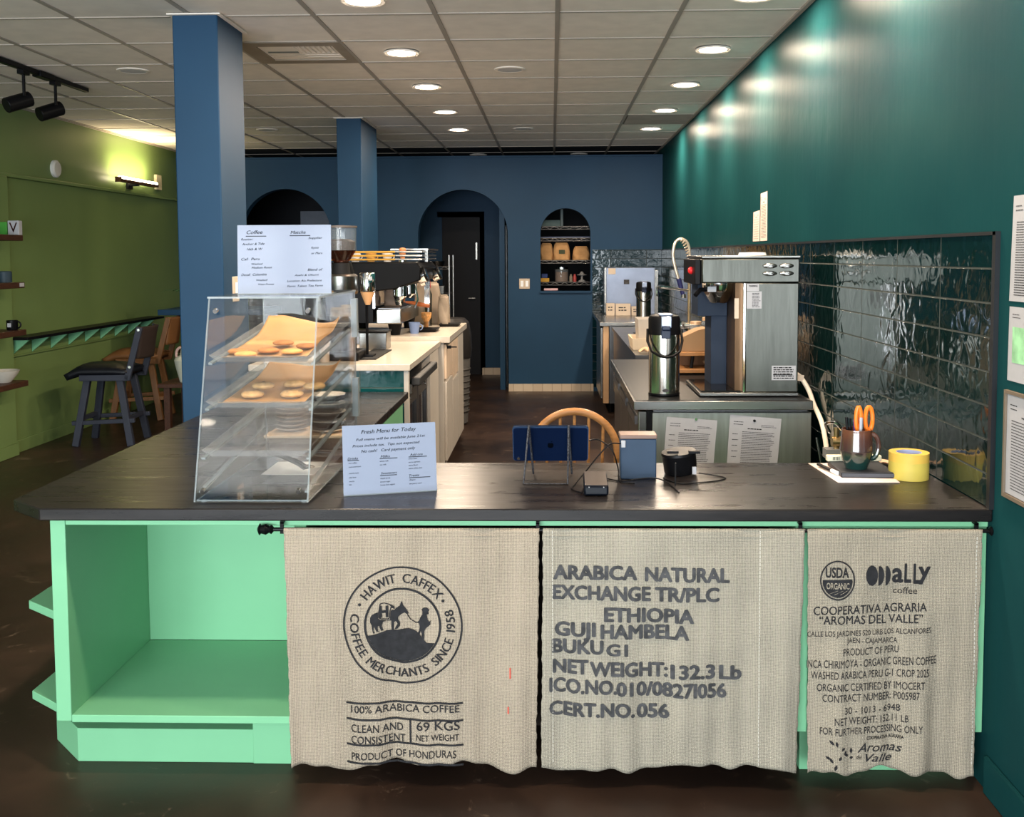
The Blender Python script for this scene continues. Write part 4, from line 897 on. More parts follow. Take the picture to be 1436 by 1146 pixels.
for y0, y1 in ((5.39, 5.82), (5.84, 6.27)):
    dd = w_('door', B().shape([[(y0, .12), (y1, .12), (y1, .80), (y0, .80)], [(y0+.05, .17), (y1-.05, .17), (y1-.05, .72), (y0+.05, .72)]], lambda y, z, d: (-.81+d, y, z), .03), dsteel, uf)
    w_('pane', B().box(-.813, -.808, y0+.05, y1-.05, .17, .72), mat('dark_glass', S(18, 20, 24), .06, spec=.8), dd)
    w_('hinge', B().box(-.79, -.77, y0, y0+.05, .80, .85), steel, dd)
w_('handle_bar', B().box(-.775, -.725, 5.42, 6.24, .84, .885), mat('charcoal', S(52, 52, 52), .5), uf, bevel=.006)
for y in (5.5, 6.15): w_('bolt', B().disc((-.795, y, .76), .012, .008, 12, RY(pi/2)), screw_m, uf)
hc = thing('prep_counter', 'higher white counter with drawers in front of the blue partition', 'counter', (-1.2, 7.45, 0))
w_('top', B().box(-1.64, -.70, 6.778, 8.14, .955, 1.0), wtop, hc, bevel=.003)
w_('carcass', B().box(-1.62, -.745, 6.80, 8.12, .1, .955), white, hc)
w_('toe_kick', B().box(-1.6, -.83, 6.82, 8.10, 0, .1), white, hc)
for k, (y0, y1, z0_, z1_) in enumerate(((6.82, 7.22, .70, .94), (6.82, 7.22, .13, .68), (7.24, 7.66, .66, .94), (7.24, 7.66, .13, .64), (7.68, 8.10, .13, .94))):
    p = w_('drawer' if z0_ > .6 else 'door', B().box(-.745, -.728, y0, y1, z0_, z1_), white if k not in (0, 2) else mat('warm_laminate', S(224, 200, 176), .4), hc, bevel=.002)
    if k == 0: w_('latch', B().box(-.728, -.70, y0+.02, y0+.05, z1_-.03, z1_-.01).box(-.728, -.66, y0+.03, y0+.04, z1_-.024, z1_-.016), black, p)
one('rubber_mat', B().box(-.06, .06, -.28, .28, 0, .006), mblack, 'black rubber mat on lower white counter', 'mat').location = (-1.05, 5.82, .97)
kb = thing('knock_box', 'square silver box with dark rim on lower white counter', 'box', (-1.11, 6.20, .97))
obj('bin', B().box(-.085, .085, -.085, .085, 0, .108), steel, kb, bevel=.004); obj('rim', B().box(-.09, .09, -.09, .09, .108, .118), black, kb, bevel=.003)
one('cup_carrier', B().box(-.05, .05, -.05, .05, 0, .09), dsteel, 'dark grey canister at rear of lower white counter', 'canister', bevel=.006).location = (-1.30, 6.55, .97)

em = thing('espresso_machine', 'black and chrome two group espresso machine with railed cup tray', 'espresso machine', (-1.25, 7.25, 1.0))
def e_(n, b, m, p=em, **k): return obj(n, b, m, p, world=True, **k)
ey0, ey1 = 6.83, 7.72
prof = [(-1.56, 1.36), (-1.56, 1.51), (-.93, 1.51), (-.90, 1.47), (-.905, 1.385), (-1.08, 1.325), (-1.2, 1.31), (-1.40, 1.30)]
e_('body', B().prism([(x, ey0, z) for x, z in prof], (0, ey1-ey0, 0)), mat('machine_black', S(13, 13, 14), .4, spec=.08), bevel=.008)
e_('rear_column', B().box(-1.55, -1.24, ey0+.02, ey1-.02, 1.09, 1.37), black)
e_('splash_panel', B().box(-1.24, -1.225, ey0+.02, ey1-.02, 1.19, 1.32), chrome)
dtray = e_('drip_tray', B().box(-1.21, -1.038, ey0-.02, ey1, 1.085, 1.186), steel, bevel=.006)
e_('grate', B().box(-1.20, -1.05, ey0, ey1-.02, 1.186, 1.192), dsteel, dtray)
for x in (-1.10, -1.45):
    for y in (6.93, 7.60): e_('foot', B().lathe((x, y, 1.0), [(0, 0), (.035, 0), (.04, .03), (.052, .086), (0, .086)], 18), black)
e_('side_post', B().box(-.985, -.945, ey1-.06, ey1-.02, 1.186, 1.40), chrome)
for k in range(3):
    z = 1.528+k*.026
    e_('cup_rail', B().tube([(-1.55, ey0+.02, z), (-1.08, ey0+.02, z)], .007, 8), mat('brass_rail', S(226, 178, 84), .25, .6))
    e_('cup_rail', B().tube([(-1.08, ey0+.02, z), (-.90, ey0+.02, z), (-.90, ey1-.02, z)], .007, 8), steel)
e_('cup_shelf', B().box(-1.15, -.88, ey0+.25, ey1, 1.592, 1.604), steel)
e_('shelf_post', B().box(-.905, -.885, ey0+.27, ey0+.30, 1.51, 1.592), steel)
for y in (6.98, 7.42):
    g_ = e_('group_head', B().lathe((-1.07, y, 1.24), [(0, 0), (.038, 0), (.042, .02), (.05, .03), (.05, .11), (0, .11)], 22), chrome)
pf = e_('portafilter', B().lathe((-1.07, 6.98, 1.205), [(0, 0), (.03, 0), (.038, .03), (.038, .04), (0, .04)], 20), chrome)
e_('handle', B().tube([(-1.03, 6.98, 1.228), (-.98, 6.98, 1.222), (-.93, 6.97, 1.212), (-.86, 6.96, 1.20)], [.008, .012, .016, .014], 12), mat('walnut_handle', S(150, 82, 44), .35), pf)
for y, dx in ((6.92, 0), (7.58, .02)):
    kn = e_('steam_knob', B().lathe((-.935+dx, y, 1.40), [(0, 0), (.044, 0), (.05, .012), (.05, .06), (.04, .07), (0, .07)], 20, RY(1.2)), chrome)
    e_('bezel', B().lathe((-.905+dx, y, 1.415), [(.03, .02), (.054, .018), (.054, .034), (.03, .034)], 20, RY(1.2)), black, kn)
e_('gauge', B().disc((-.93, 7.05, 1.36), .028, .03, 18, RY(1.3)), chrome)
e_('steam_wand', B().tube([(-.95, 6.90, 1.36), (-.93, 6.88, 1.25), (-.95, 6.87, 1.19)], .006, 8), chrome)
tk = lambda lab, loc, s=1: None
tmp_ = thing('tamper', 'light wood handled tamper standing on the espresso machine rail', 'tamper', (-1.04, 6.93, 1.512))
obj('base', B().disc((0, 0, 0), .028, .02, 18), chrome, tmp_); obj('handle', B().lathe((0, 0, .02), [(0, 0), (.014, 0), (.022, .03), (.026, .06), (.020, .075), (0, .078)], 18), mat('tamper_wood', S(196, 130, 84), .4), tmp_)
CUPP = [(0, 0), (.025, 0), (.036, .05), (.038, .06), (.034, .06), (.022, .006), (0, .006)]
for k, (x, y) in enumerate(((-1.48, 6.92), (-1.37, 6.92), (-1.26, 6.92), (-1.15, 6.95))):
    t = thing('cup', 'small cup on the brass railed top of the espresso machine, %s from the left' % ('first', 'second', 'third', 'fourth')[k], 'cup', (x, y, 1.512), group='cups on the espresso machine')
    obj('body', B().lathe((0, 0, 0), CUPP, 18), cwhite if k % 2 else mat('amber_cup', S(206, 160, 92), .3), t)
    obj('handle', B().tube([(.034+.014*sin(a*pi/6), 0, .034-.014*cos(a*pi/6)) for a in range(7)], .0035, 6), cwhite if k % 2 else mat('amber_cup', S(206, 160, 92), .3), t)

gr = thing('coffee_grinder', 'black coffee grinder with clear hopper of beans behind the top sign', 'grinder', (-1.185, 5.58, .97))
obj('base', B().box(-.11, .11, -.11, .16, 0, .05), black, gr, bevel=.01); obj('column', B().lathe((0, .03, .05), [(0, 0), (.075, 0), (.07, .2), (.065, .44), (.05, .5), (0, .5)], 24), black, gr)
obj('steel_drum', B().lathe((0, 0, .37), [(0, 0), (.088, 0), (.092, .01), (.092, .10), (.08, .112), (0, .116)], 32), steel, gr)
obj('neck', B().lathe((0, 0, .484), [(0, 0), (.055, 0), (.045, .06), (0, .06)], 20), mblack, gr)
obj('cone', B().lathe((0, 0, .545), [(.04, 0), (.085, .07), (.082, .07), (.037, 0), (.04, 0)], 28), clear('amber_cone', tint=S(214, 176, 150), haze=.15, hazecol=S(84, 54, 40)), gr)
hp = obj('hopper', B().lathe((0, 0, .615), [(.085, 0), (.088, .128), (.085, .128), (.082, 0), (.085, 0)], 32), glassy, gr)
obj('hopper_lid', B().lathe((0, 0, .742), [(0, 0), (.092, 0), (.092, .010), (0, .014)], 32), mat('lid_grey', S(96, 88, 84), .4), gr)
beans = obj('beans', B().lathe((0, 0, .56), [(0, 0), (.035, 0), (.076, .06), (.080, .105), (.05, .118), (0, .12)], 28), mat('coffee_beans', S(46, 27, 20), .5, var=.4, vs=90, bump=1, bs=120), gr); beans['kind'] = 'stuff'
dp = thing('dripper_stand', 'chrome drum on stand with tan paper cone filter below', 'dripper', (-1.045, 5.62, .976))
obj('drum', B().lathe((0, 0, .376), [(0, 0), (.042, 0), (.044, .006), (.044, .10), (.04, .106), (0, .106)], 28), chrome, dp); obj('post', B().tube([(-.02, .07, 0), (-.02, .07, .40)], .008, 8).box(-.028, -.012, .03, .075, .38, .395), black, dp)
obj('foot', B().box(-.06, .02, .02, .12, 0, .01), black, dp)
obj('paper_cone', B().lathe((0, 0, .30), [(0, 0), (.014, 0), (.042, .074), (.040, .074), (.012, .004), (0, .004)], 20), mat('filter_tan', S(206, 156, 108), .7), dp)
obj('label', B().box(.02, .034, -.046, -.043, .44, .462), paper, dp)
for k, (x, y, h) in enumerate(((-1.50, 5.62, .13), (-1.42, 5.60, .11), (-1.36, 5.66, .10), (-1.28, 5.56, .09))):
    one('glass_tumbler', B().lathe((0, 0, 0), [(.032, 0), (.038, h), (.036, h), (.030, .003), (.032, 0)], 20), glassy, 'upside down clear tumbler seen through top of pastry case, %s from the left' % ('first', 'second', 'third', 'fourth')[k], 'glass', 'tumblers on the lower white counter').location = (x, y, .97)
bt = thing('syrup_bottle', 'small bottle with white cap seen through right of pastry case', 'bottle', (-1.25, 5.42, .97))
obj('body', B().lathe((0, 0, 0), [(0, 0), (.025, 0), (.026, .11), (.012, .14), (.012, .16), (0, .16)], 18), mat('bottle_tan', S(190, 170, 150), .3), bt); obj('cap', B().disc((0, 0, .16), .014, .02, 14), cwhite, bt)
# beyond: paper bags, whisk, trays
def bag(lab, loc, w0, d, h, m, grp, rz=0, lab2=None):
    t = thing('paper_bag', lab, 'bag', loc, rz, grp); r = random.Random(lab)
    def f(u, v):
        a = u*2*pi; q_ = 1-.25*v**3; X, Y = w0/2, d/2*(1-.75*v**2); cxn, sn = cos(a), sin(a)
        k = (abs(cxn)**5+abs(sn)**5)**(-.2)
        return (X*k*cxn*q_+.006*sin(9*v+5*u*2*pi), Y*k*sn+.006*sin(7*v+13*u), h*v)
    obj('sack', B().sheet(f, 40, 14), m, t, solid=.002, smooth=50)
    obj('folded_top', B().box(-w0*.36, w0*.36, -.012, .012, h-.02, h+.012), m, t, bevel=.004)
    if lab2: obj('label', B().box(-.03, .04, -d/2-.004, -d/2+.004, h*.38, h*.62), lab2, t)
    return t
silverbag = mat('oat_bag', S(160, 144, 126), .6, var=.1, bump=.5, bs=18)
bag('tall pale coffee bag behind the espresso machine', (-1.0, 8.0, 1.0), .21, .10, .33, silverbag, 'pale coffee bags on the prep counter'); bag('short pale coffee bag right of the tall one', (-.862, 7.90, 1.0), .085, .08, .23, silverbag, 'pale coffee bags on the prep counter')
bag('small taupe bag between group head and drip tray', (-1.15, 7.15, 1.193), .11, .05, .12, mat('taupe_bag', S(164, 140, 122), .6), 'bags on the drip tray'); 
wk = thing('whisk_holder', 'light bamboo matcha whisk upright on prep counter', 'whisk', (-.945, 7.45, 1.0))
obj('handle', B().lathe((0, 0, 0), [(0, 0), (.017, 0), (.016, .05), (.02, .06), (0, .06)], 16), oak, wk); obj('bristles', B().lathe((0, 0, .06), [(.02, 0), (.036, .03), (.040, .065), (.034, .068), (.015, .01), (0, .01)], 24), mat('bamboo', S(220, 160, 98), .6, var=.3, vs=60), wk)
def lidtray(lab, loc, a, c):
    t = thing('tray', lab, 'tray', loc); obj('dish', B().vf([(x*k, y*k, z) for k, z in ((.85, 0), (1, .022), (.96, .022), (.82, .005)) for x, y in ((-a, -c), (a, -c), (a, c), (-a, c))], [(3, 2, 1, 0), (12, 13, 14, 15)]+[(k*4+i, k*4+(i+1) % 4, k*4+4+(i+1) % 4, k*4+4+i) for k in range(3) for i in range(4)]), mblack, t); return t
lidtray('black square tray near front of prep counter', (-.93, 7.25, 1.0), .10, .11); lidtray('black tray below the pale bags on prep counter', (-.80, 7.78, 1.0), .08, .09)
rb = thing('squeeze_bottle', 'red nozzled bottle behind the portafilter handle', 'bottle', (-.975, 7.82, 1.0))
obj('body', B().lathe((0, 0, 0), [(0, 0), (.028, 0), (.03, .25), (.012, .30), (0, .30)], 16), steel, rb); obj('nozzle', B().lathe((0, 0, .30), [(0, 0), (.022, 0), (.018, .05), (.010, .09), (0, .1)], 14), mat('red_plastic', S(176, 32, 48), .35), rb)
bc = thing('blue_cup', 'pale blue cup beside the espresso machine foot', 'cup', (-.98, 7.05, 1.0))
obj('body', B().lathe((0, 0, 0), [(0, 0), (.03, 0), (.042, .08), (.039, .08), (.026, .006), (0, .006)], 20), mat('cup_blue', S(120, 140, 180), .3), bc); obj('handle', B().tube([(.04+.018*sin(a*pi/6), 0, .045-.02*cos(a*pi/6)) for a in range(7)], .004, 6), mat('cup_blue', S(120, 140, 180), .3), bc)
# bins at the end of the counters
tc = thing('trash_can', 'tall dark grey trash can with black liner behind prep counter', 'trash can', (-.95, 9.1, 0))
obj('body', B().lathe((0, 0, 0), [(0, .02), (.17, .02), (.19, .4), (.20, .72), (.2, .74), (0, .74)], 32), mat('can_grey', S(92, 90, 88), .6), tc)
for k in range(8): obj('rib', B().lathe((0, 0, .12+k*.055), [(.183+.002*k, 0), (.188+.002*k, .01), (.183+.002*k, .02)], 32), mat('can_rib', S(76, 74, 72), .6), tc)
obj('liner', B().lathe((0, 0, .62), [(.205, 0), (.215, .08), (.21, .20), (.19, .32), (.15, .36), (0, .34)], 40), mat('liner_black', S(40, 38, 38), .4, bump=1, bs=14), tc)
wb = thing('waste_bin', 'small black waste bin with white liner at end of prep counter', 'waste bin', (-.865, 8.36, 0))
obj('body', B().vf([(x*k, y*k, z) for k, z in ((.82, 0), (1, .29), (.96, .29), (.8, .01)) for x, y in ((-.09, -.13), (.09, -.13), (.09, .13), (-.09, .13))], [(3, 2, 1, 0), (12, 13, 14, 15)]+[(k*4+i, k*4+(i+1) % 4, k*4+4+(i+1) % 4, k*4+4+i) for k in range(3) for i in range(4)]), black, wb)
obj('liner', B().sheet(lambda u, v: ((u-.5)*.2+.01*sin(9*v*3), (v-.5)*.28+.01*sin(20*u), .285+.08*sin(pi*u)*sin(pi*v)*(.7+.3*sin(17*u+9*v))), 18, 18), mat('liner_white', S(226, 214, 204), .5), wb, smooth=0)

# ================================================================== RIGHT SIDE: bench, brewer, sink
bn = thing('worktop_fridge', 'stainless worktop fridge with two notices on its end by right wall', 'fridge', (.78, 5.45, 0))
def b_(n, b, m, p=bn, **k): return obj(n, b, m, p, world=True, **k)
b_('worktop', B().box(.374, 1.19, 4.54, 6.36, .84, .882), steel, bevel=.003)
b_('top_inlay', B().box(.384, 1.18, 4.556, 6.35, .882, .884), mat('dark_top', S(24, 25, 27), .35, spec=.15))
b_('end_panel', B().box(.462, 1.19, 4.565, 4.60, .12, .825), mat('brushed_end', (.30, .31, .28, 1), .38, .85, var=.1, vs=3, stretch=(14, 1, 1)), bevel=.003)
b_('body', B().box(.47, 1.18, 4.60, 6.33, .12, .84), dsteel)
b_('door_gap', B().box(.437, .462, 4.575, 6.33, .12, .832), black)
for k in range(3):
    y0 = 4.575+k*.587; dd = b_('door', B().box(.398, .437, y0, y0+.575, .14, .83), steel, bevel=.004)
    b_('handle', B().box(.385, .398, y0+.05, y0+.5, .76, .80), dsteel, dd)
for x in (.5, 1.12):
    for y in (4.68, 6.25): b_('caster', B().lathe((x-.02, y, .06), [(0, 0), (.06, 0), (.06, .035), (0, .035)], 20, RY(pi/2)).tube([(x, y, .06), (x, y, .12)], .012, 8), black)
def notice(lab, pts, m, n, seed, title, grp, hdr=True):
    """pts: four corners, from lower left; printed sheet"""
    a, b2, c, d2 = [Vector(p) for p in pts]
    nr = (b2-a).cross(d2-a).normalized()
    mp = lambda u, v, z=0: tuple(a.lerp(b2, u).lerp(d2.lerp(c, u), v)+nr*.0016)
    o = one('notice', B().vf([a, b2, c, d2]+[p+nr*.001 for p in (a, b2, c, d2)], [(3, 2, 1, 0), (4, 5, 6, 7), (0, 1, 5, 4), (1, 2, 6, 5), (2, 3, 7, 6), (3, 0, 4, 7)]), m, lab, 'notice', grp)
    b = B(); lines(b, mp, .26 if hdr else .12, .90, .05, .76, n, .009, seed, .12); lines(b, mp, .08, .30, .84, .92, 2, .010, seed+1); lines(b, mp, .62, .92, .83, .88, 2, .007, seed+2); lines(b, mp, .36, .64, .78, .82, 1, .016, seed+3, 0)
    if hdr: lines(b, mp, .07, .20, .30, .75, 5, .010, seed+4)
    obj('printed_text', b, ink, o); return o
g1 = 'notices on the end of the worktop fridge'
n1 = notice('white printed notice on fridge end, left one beside drum device', [(.508, 4.561, .53), (.738, 4.561, .53), (.759, 4.561, .789), (.527, 4.561, .806)], paper, 22, 3, '', g1)
n2 = notice('white printed notice on fridge end, right one below brewer', [(.80, 4.561, .52), (1.03, 4.561, .52), (1.052, 4.561, .796), (.817, 4.561, .816)], paper, 26, 8, '', g1)
for x, z, lab in ((.661, .795, 'round silver magnet on the left fridge notice'), (.928, .788, 'round dark magnet on the right fridge notice')):
    one('magnet', B().disc((0, 0, 0), .006, .005, 14, RX(pi/2)), chrome if 'silver' in lab else black, lab, 'magnet').location = (x, 4.559, z)

cbw = thing('coffee_brewer', 'tall stainless drip coffee brewer on fridge worktop by tiled wall', 'coffee machine', (.93, 4.9, .884))
def k_(n, b, m, p=cbw, **k): return obj(n, b, m, p, world=True, **k)
br = mat('brewer_steel', (.115, .118, .105, 1), .33, 1, var=.08, vs=2.5, stretch=(7, 7, .8), bump=.25, bs=3)
k_('tower', B().box(.905, 1.150, 4.665, 5.13, .905, 1.417), br, bevel=.004)
k_('tower_seam', B().box(.893, .905, 4.664, 5.13, .905, 1.417), chrome, bevel=.002)
hd = k_('head', B().box(.700, 1.152, 4.660, 5.14, 1.418, 1.532), br, bevel=.006)
k_('lid', B().box(.696, 1.156, 4.655, 5.145, 1.532, 1.546), steel, hd, bevel=.004)
k_('control_panel', B().box(.672, .70, 4.70, 5.10, 1.41, 1.53), black, hd, bevel=.004)
k_('switch', B().ball((.668, 4.80, 1.475), .022, (.7, 1, .8)), mat('red_switch', S(214, 40, 44), .3), hd)
for x in (.983, 1.060):
    for z in (1.497, 1.462): k_('louvre', B().lathe((x+.03, 4.659, z), [(0, 0), (.034, 0), (.032, .012), (.02, .017), (0, .017)], 18, RX(pi/2) @ Matrix.Diagonal((1, .36, 1))), steel, hd)
bp = k_('base_plate', B().box(.690, 1.15, 4.652, 5.13, .888, .905), steel, bevel=.003)
k_('hot_plate', B().box(.70, .885, 4.67, 5.10, .905, .912), mat('glass_black', S(26, 26, 28), .08), bp)
for x, y in ((.74, 4.68), (1.11, 4.68), (.74, 5.1), (1.11, 5.1)): k_('foot', B().lathe((x, y, .884), [(0, 0), (.012, 0), (.008, .005), (0, .005)], 12), chrome)
k_('splash_panel', B().box(.716, .860, 4.90, 5.12, 1.25, 1.417), mat('slate_panel', S(36, 47, 64), .5, spec=.15), bevel=.002)
k_('rear_column', B().box(.785, .862, 4.92, 5.12, .905, 1.25), mat('slate_panel', S(36, 47, 64), .5, spec=.15), bevel=.002)
k_('inner_panel', B().box(.862, .893, 4.70, 5.12, .905, 1.417), mat('bronze_steel', S(96, 74, 54), .4, .8))
bk = k_('brew_basket', B().lathe((.80, 4.80, 1.318), [(0, 0), (.035, 0), (.045, .006), (.072, .055), (.078, .062), (.082, .10), (0, .10)], 32), chrome)
k_('basket_handle', B().tube([(.74, 4.76, 1.385), (.70, 4.72, 1.385), (.675, 4.70, 1.36)], .011, 10), black, bk)
k_('warning_label', B().box(.735, .775, 4.716, 4.722, 1.375, 1.40), paper, bk)
k_('hanging_tag', B().box(.858, .878, 4.695, 4.697, 1.25, 1.345), cream)
lb = k_('warning_label', B().box(.908, .965, 4.662, 4.665, 1.38, 1.415), paper)
k_('printed_text', B().text('WARNING', .918, .958, 1.400, .008, lambda u, v, z=0: (u, 4.6612, v), bold=.03), ink, lb)
lb = k_('sticker', B().box(.908, .978, 4.6635, 4.665, 1.298, 1.378), paper)
b = B(); lines(b, lambda u, v, z=0: (u, 4.6628, v), .934, .974, 1.303, 1.373, 10, .003, 5); k_('printed_text', b, gink, lb)
lb = k_('rating_label', B().box(1.028, 1.140, 4.6635, 4.665, .962, 1.030), paper)
b = B(); lines(b, lambda u, v, z=0: (u, 4.6628, v), 1.036, 1.132, .966, 1.026, 6, .005, 9); b.vf([(1.034, 4.6628, .985), (1.125, 4.6628, .985), (1.125, 4.6628, .989), (1.034, 4.6628, .989)], [(0, 1, 2, 3)]); k_('printed_text', b, ink, lb)
one('round_tray', B().lathe((0, 0, 0), [(0, 0), (.07, 0), (.065, .014), (0, .016)], 28), cwhite, 'cream round tray lying on top of the brewer', 'tray').location = (1.0, 5.0, 1.546)

def airpot(lab, loc):
    t = thing('airpot', lab, 'airpot', loc)
    obj('body', B().lathe((0, 0, 0), [(0, .012), (.073, .012), (.0735, .29), (.072, .292), (0, .292)], 40), mat('airpot_steel', (.62, .59, .53, 1), .18, 1, var=.03), t)
    obj('base_ring', B().lathe((0, 0, 0), [(0, 0), (.07, 0), (.075, .006), (.074, .014), (0, .014)], 36), black, t)
    tp_ = obj('lid', B().lathe((0, 0, .29), [(0, 0), (.075, 0), (.075, .075), (.070, .088), (.05, .094), (0, .094)], 36), black, t)
    obj('lever', B().box(-.022, .026, -.079, -.05, .035+.29, .09+.29).box(-.03, .034, -.06, .03, .092+.29, .10+.29), mat('lever_grey', S(150, 160, 180), .25, .6), tp_, bevel=.003)
    obj('spout', B().box(-.02, .02, -.092, -.07, .315, .335).box(-.022, .022, -.080, -.07, .275, .315), mat('spout_dark', S(30, 40, 62), .3), tp_, bevel=.004)
    obj('handle', B().tube([(-.078, 0, .315), (-.082, -.03, .26), (-.065, -.075, .215), (-.03, -.098, .195), (0, -.104, .19), (.03, -.098, .195), (.065, -.075, .215), (.082, -.03, .26), (.078, 0, .315)], .0065, 8), black, t)
    obj('brand_badge', B().lathe((0, -.0725, .030), [(0, 0), (.016, 0), (.016, .002), (0, .002)], 20, RX(pi/2) @ Matrix.Diagonal((1, .5, 1))), gink, t)
    return t
a1 = airpot('steel airpot with black pump lid at front of fridge worktop', (.533, 4.73, .884))
dup(a1, (.915, 9.95, .90), 'steel airpot standing far back beside the blue steel washer')
# wooden crate stand behind the airpot
ws2 = thing('wooden_stand', 'two tier light wood stand between airpot and brewer', 'stand', (.83, 5.62, .884))
for z in (.01, .105): obj('board', B().box(-.15, .13, -.10, .12, z, z+.022), oak, ws2, bevel=.003)
obj('back_board', B().box(-.15, .13, .10, .12, .03, .105), mat('shade_wood', S(120, 80, 50), .6), ws2)
one('cardboard_tray', B().prism([(-.11, -.07, 0), (.05, -.07, 0), (.05, -.07, .13), (-.0, -.07, .12), (-.11, -.07, .07)], (0, .16, 0)), card, 'tan cardboard box on the wooden stand', 'box', bevel=.002).location = (.815, 5.62, 1.012)
one('dish_towel', B().sheet(lambda u, v: ((u-.5)*.09, (v-.5)*.1, .02+.018*abs(sin(6*u+4*v))), 12, 12), mat('towel_tan', S(214, 176, 140), .8), 'crumpled tan towel on lower board of wooden stand', 'towel', solid=.004).location = (.90, 5.60, .916)
one('black_scoop', B().tube([(-.01, 0, 0), (0, 0, .07)], .010, 8), mblack, 'black scoop standing on lower board of wooden stand', 'scoop').location = (.79, 5.58, .917)
for k, (x, y, h) in enumerate(((.85, 5.90, .16), (.93, 5.95, .20), (.78, 5.95, .17), (.88, 6.10, .26), (.96, 6.15, .28))):
    t = thing('glass_jar', 'glass jar with pale lid behind the wooden stand, %s' % ('front left', 'front right', 'leftmost', 'rear left', 'rear right')[k], 'jar', (x, y, .884), group='jars on the fridge worktop')
    obj('glass', B().lathe((0, 0, 0), [(0, 0), (.036, 0), (.038, .01), (.038, h-.03), (.03, h-.02), (.03, h-.022), (.035, h-.034), (.035, .012), (0, .01)], 20), glassy, t); obj('lid', B().disc((0, 0, h-.02), .034, .02, 18), mat('jar_lid', S(222, 186, 150), .3, .4), t); obj('contents', B().disc((0, 0, .012), .033, h*.55, 16), mat('jar_fill', S(186, 150, 116), .7), t)

# sink table, containers, pre-rinse tap, washer
sk = thing('sink_table', 'dark stainless sink table between fridge worktop and far washer', 'sink', (.8, 8.0, 0))
obj('deck', B().shape([[(.575, 6.85), (1.22, 6.85), (1.22, 9.55), (.575, 9.55)], [(.72, 7.75), (1.12, 7.75), (1.12, 8.9), (.72, 8.9)]], lambda x, y, z: (x, y, .845+z), .03), dsteel, sk, world=True)
obj('basin', B().vf([(x, y, z) for z in (.83, .55) for x, y in ((.72, 7.75), (1.12, 7.75), (1.12, 8.9), (.72, 8.9))], [(4, 5, 6, 7)]+[(i, (i+1) % 4, 4+(i+1) % 4, 4+i) for i in range(4)]), dsteel, sk, world=True, solid=.004)
obj('front_apron', B().box(.59, .61, 6.87, 9.52, .25, .83), dsteel, sk, world=True)
for x in (.63, 1.18):
    for y in (6.95, 9.45): obj('leg', B().tube([(x, y, 0), (x, y, .83)], .02, 10), steel, sk, world=True)
one('white_tub', B().vf([(x*k, y*k, z) for k, z in ((.86, 0), (1, .085), (.95, .085), (.82, .008)) for x, y in ((-.085, -.2), (.085, -.2), (.085, .2), (-.085, .2))], [(3, 2, 1, 0), (12, 13, 14, 15)]+[(k*4+i, k*4+(i+1) % 4, k*4+4+(i+1) % 4, k*4+4+i) for k in range(3) for i in range(4)]), mat('cream_tub', S(226, 206, 178), .5), 'low cream tub on the sink table left of airpot', 'tub').location = (.665, 7.40, .861)
one('grey_bin', B().vf([(x*k, y*k, z) for k, z in ((.88, 0), (1, .17), (.95, .17), (.84, .008)) for x, y in ((-.075, -.15), (.075, -.15), (.075, .15), (-.075, .15))], [(3, 2, 1, 0), (12, 13, 14, 15)]+[(k*4+i, k*4+(i+1) % 4, k*4+4+(i+1) % 4, k*4+4+i) for k in range(3) for i in range(4)]), mat('bin_grey', S(184, 176, 166), .5), 'pale grey square bin standing in the cream tub', 'bin').location = (.705, 7.43, .91)
one('crumpled_cloth', B().sheet(lambda u, v: ((u-.5)*.10, (v-.5)*.1, .012+.03*abs(sin(5*u+7*v)*sin(3*u))), 12, 12), mat('cloth_tan', S(206, 168, 134), .8), 'small tan cloth at near end of sink table', 'cloth', solid=.003).location = (.66, 6.98, .861)
fx = thing('prerinse_tap', 'pre-rinse tap with spring hose and blue spray handle', 'tap', (1.10, 8.0, .86))
obj('riser', B().tube([(0, 0, 0), (0, 0, .60)], .014, 10), mat('brass_steel', S(206, 184, 150), .25, .9), fx)
obj('hose', B().tube(spl([(0, 0, .60), (0, 0, .72), (-.02, 0, .79), (-.065, 0, .815), (-.11, 0, .79), (-.13, 0, .70), (-.115, 0, .60), (-.08, 0, .48)]), .012, 10), mat('hose_steel', S(216, 204, 186), .3, .7), fx)
for k in range(9):
    a = k/8; obj('spring', B().lathe((-.012*a-.05*a*a, 0, .62+.19*a**.8), [(.014, -.006), (.021, 0), (.014, .006)], 14, RY(-1.0*a)), mat('hose_steel', S(216, 204, 186), .3, .7), fx)
obj('spray_handle', B().tube([(-.085, 0, .50), (-.05, 0, .37)], [.020, .016], 12), mat('spray_blue', S(34, 38, 84), .4), fx)
obj('spray_head', B().lathe((-.045, 0, .345), [(0, 0), (.024, 0), (.018, .03), (0, .03)], 16), chrome, fx)
obj('swing_spout', B().tube(spl([(0, 0, .40), (-.12, -.02, .42), (-.24, -.04, .43), (-.26, -.05, .41), (-.26, -.05, .36)]), .011, 10), chrome, fx)
obj('mixer_body', B().tube([(-.08, 0, .12), (.06, 0, .12)], .026, 14).tube([(-.05, -.02, .12), (-.06, -.08, .15)], .012, 8), chrome, fx)
one('soap_bottle', B().lathe((0, 0, 0), [(0, 0), (.035, 0), (.036, .12), (.012, .15), (.012, .19), (0, .19)], 18), mat('dark_bottle', S(38, 44, 52), .3), 'dark bottle on the sink table in front of tap', 'bottle').location = (.95, 7.5, .861)
wsr = thing('dish_washer', 'pale blue steel under-bench washer with upright hood against back wall', 'washer', (.85, 10.4, 0))
def s_(n, b, m, p=wsr, **k): return obj(n, b, m, p, world=True, **k)
s_('bench_top', B().box(.463, 1.22, 9.65, 11.27, .86, .90), steel, bevel=.004)
s_('cabinet', B().box(.56, 1.2, 9.68, 11.25, .10, .86), dsteel)
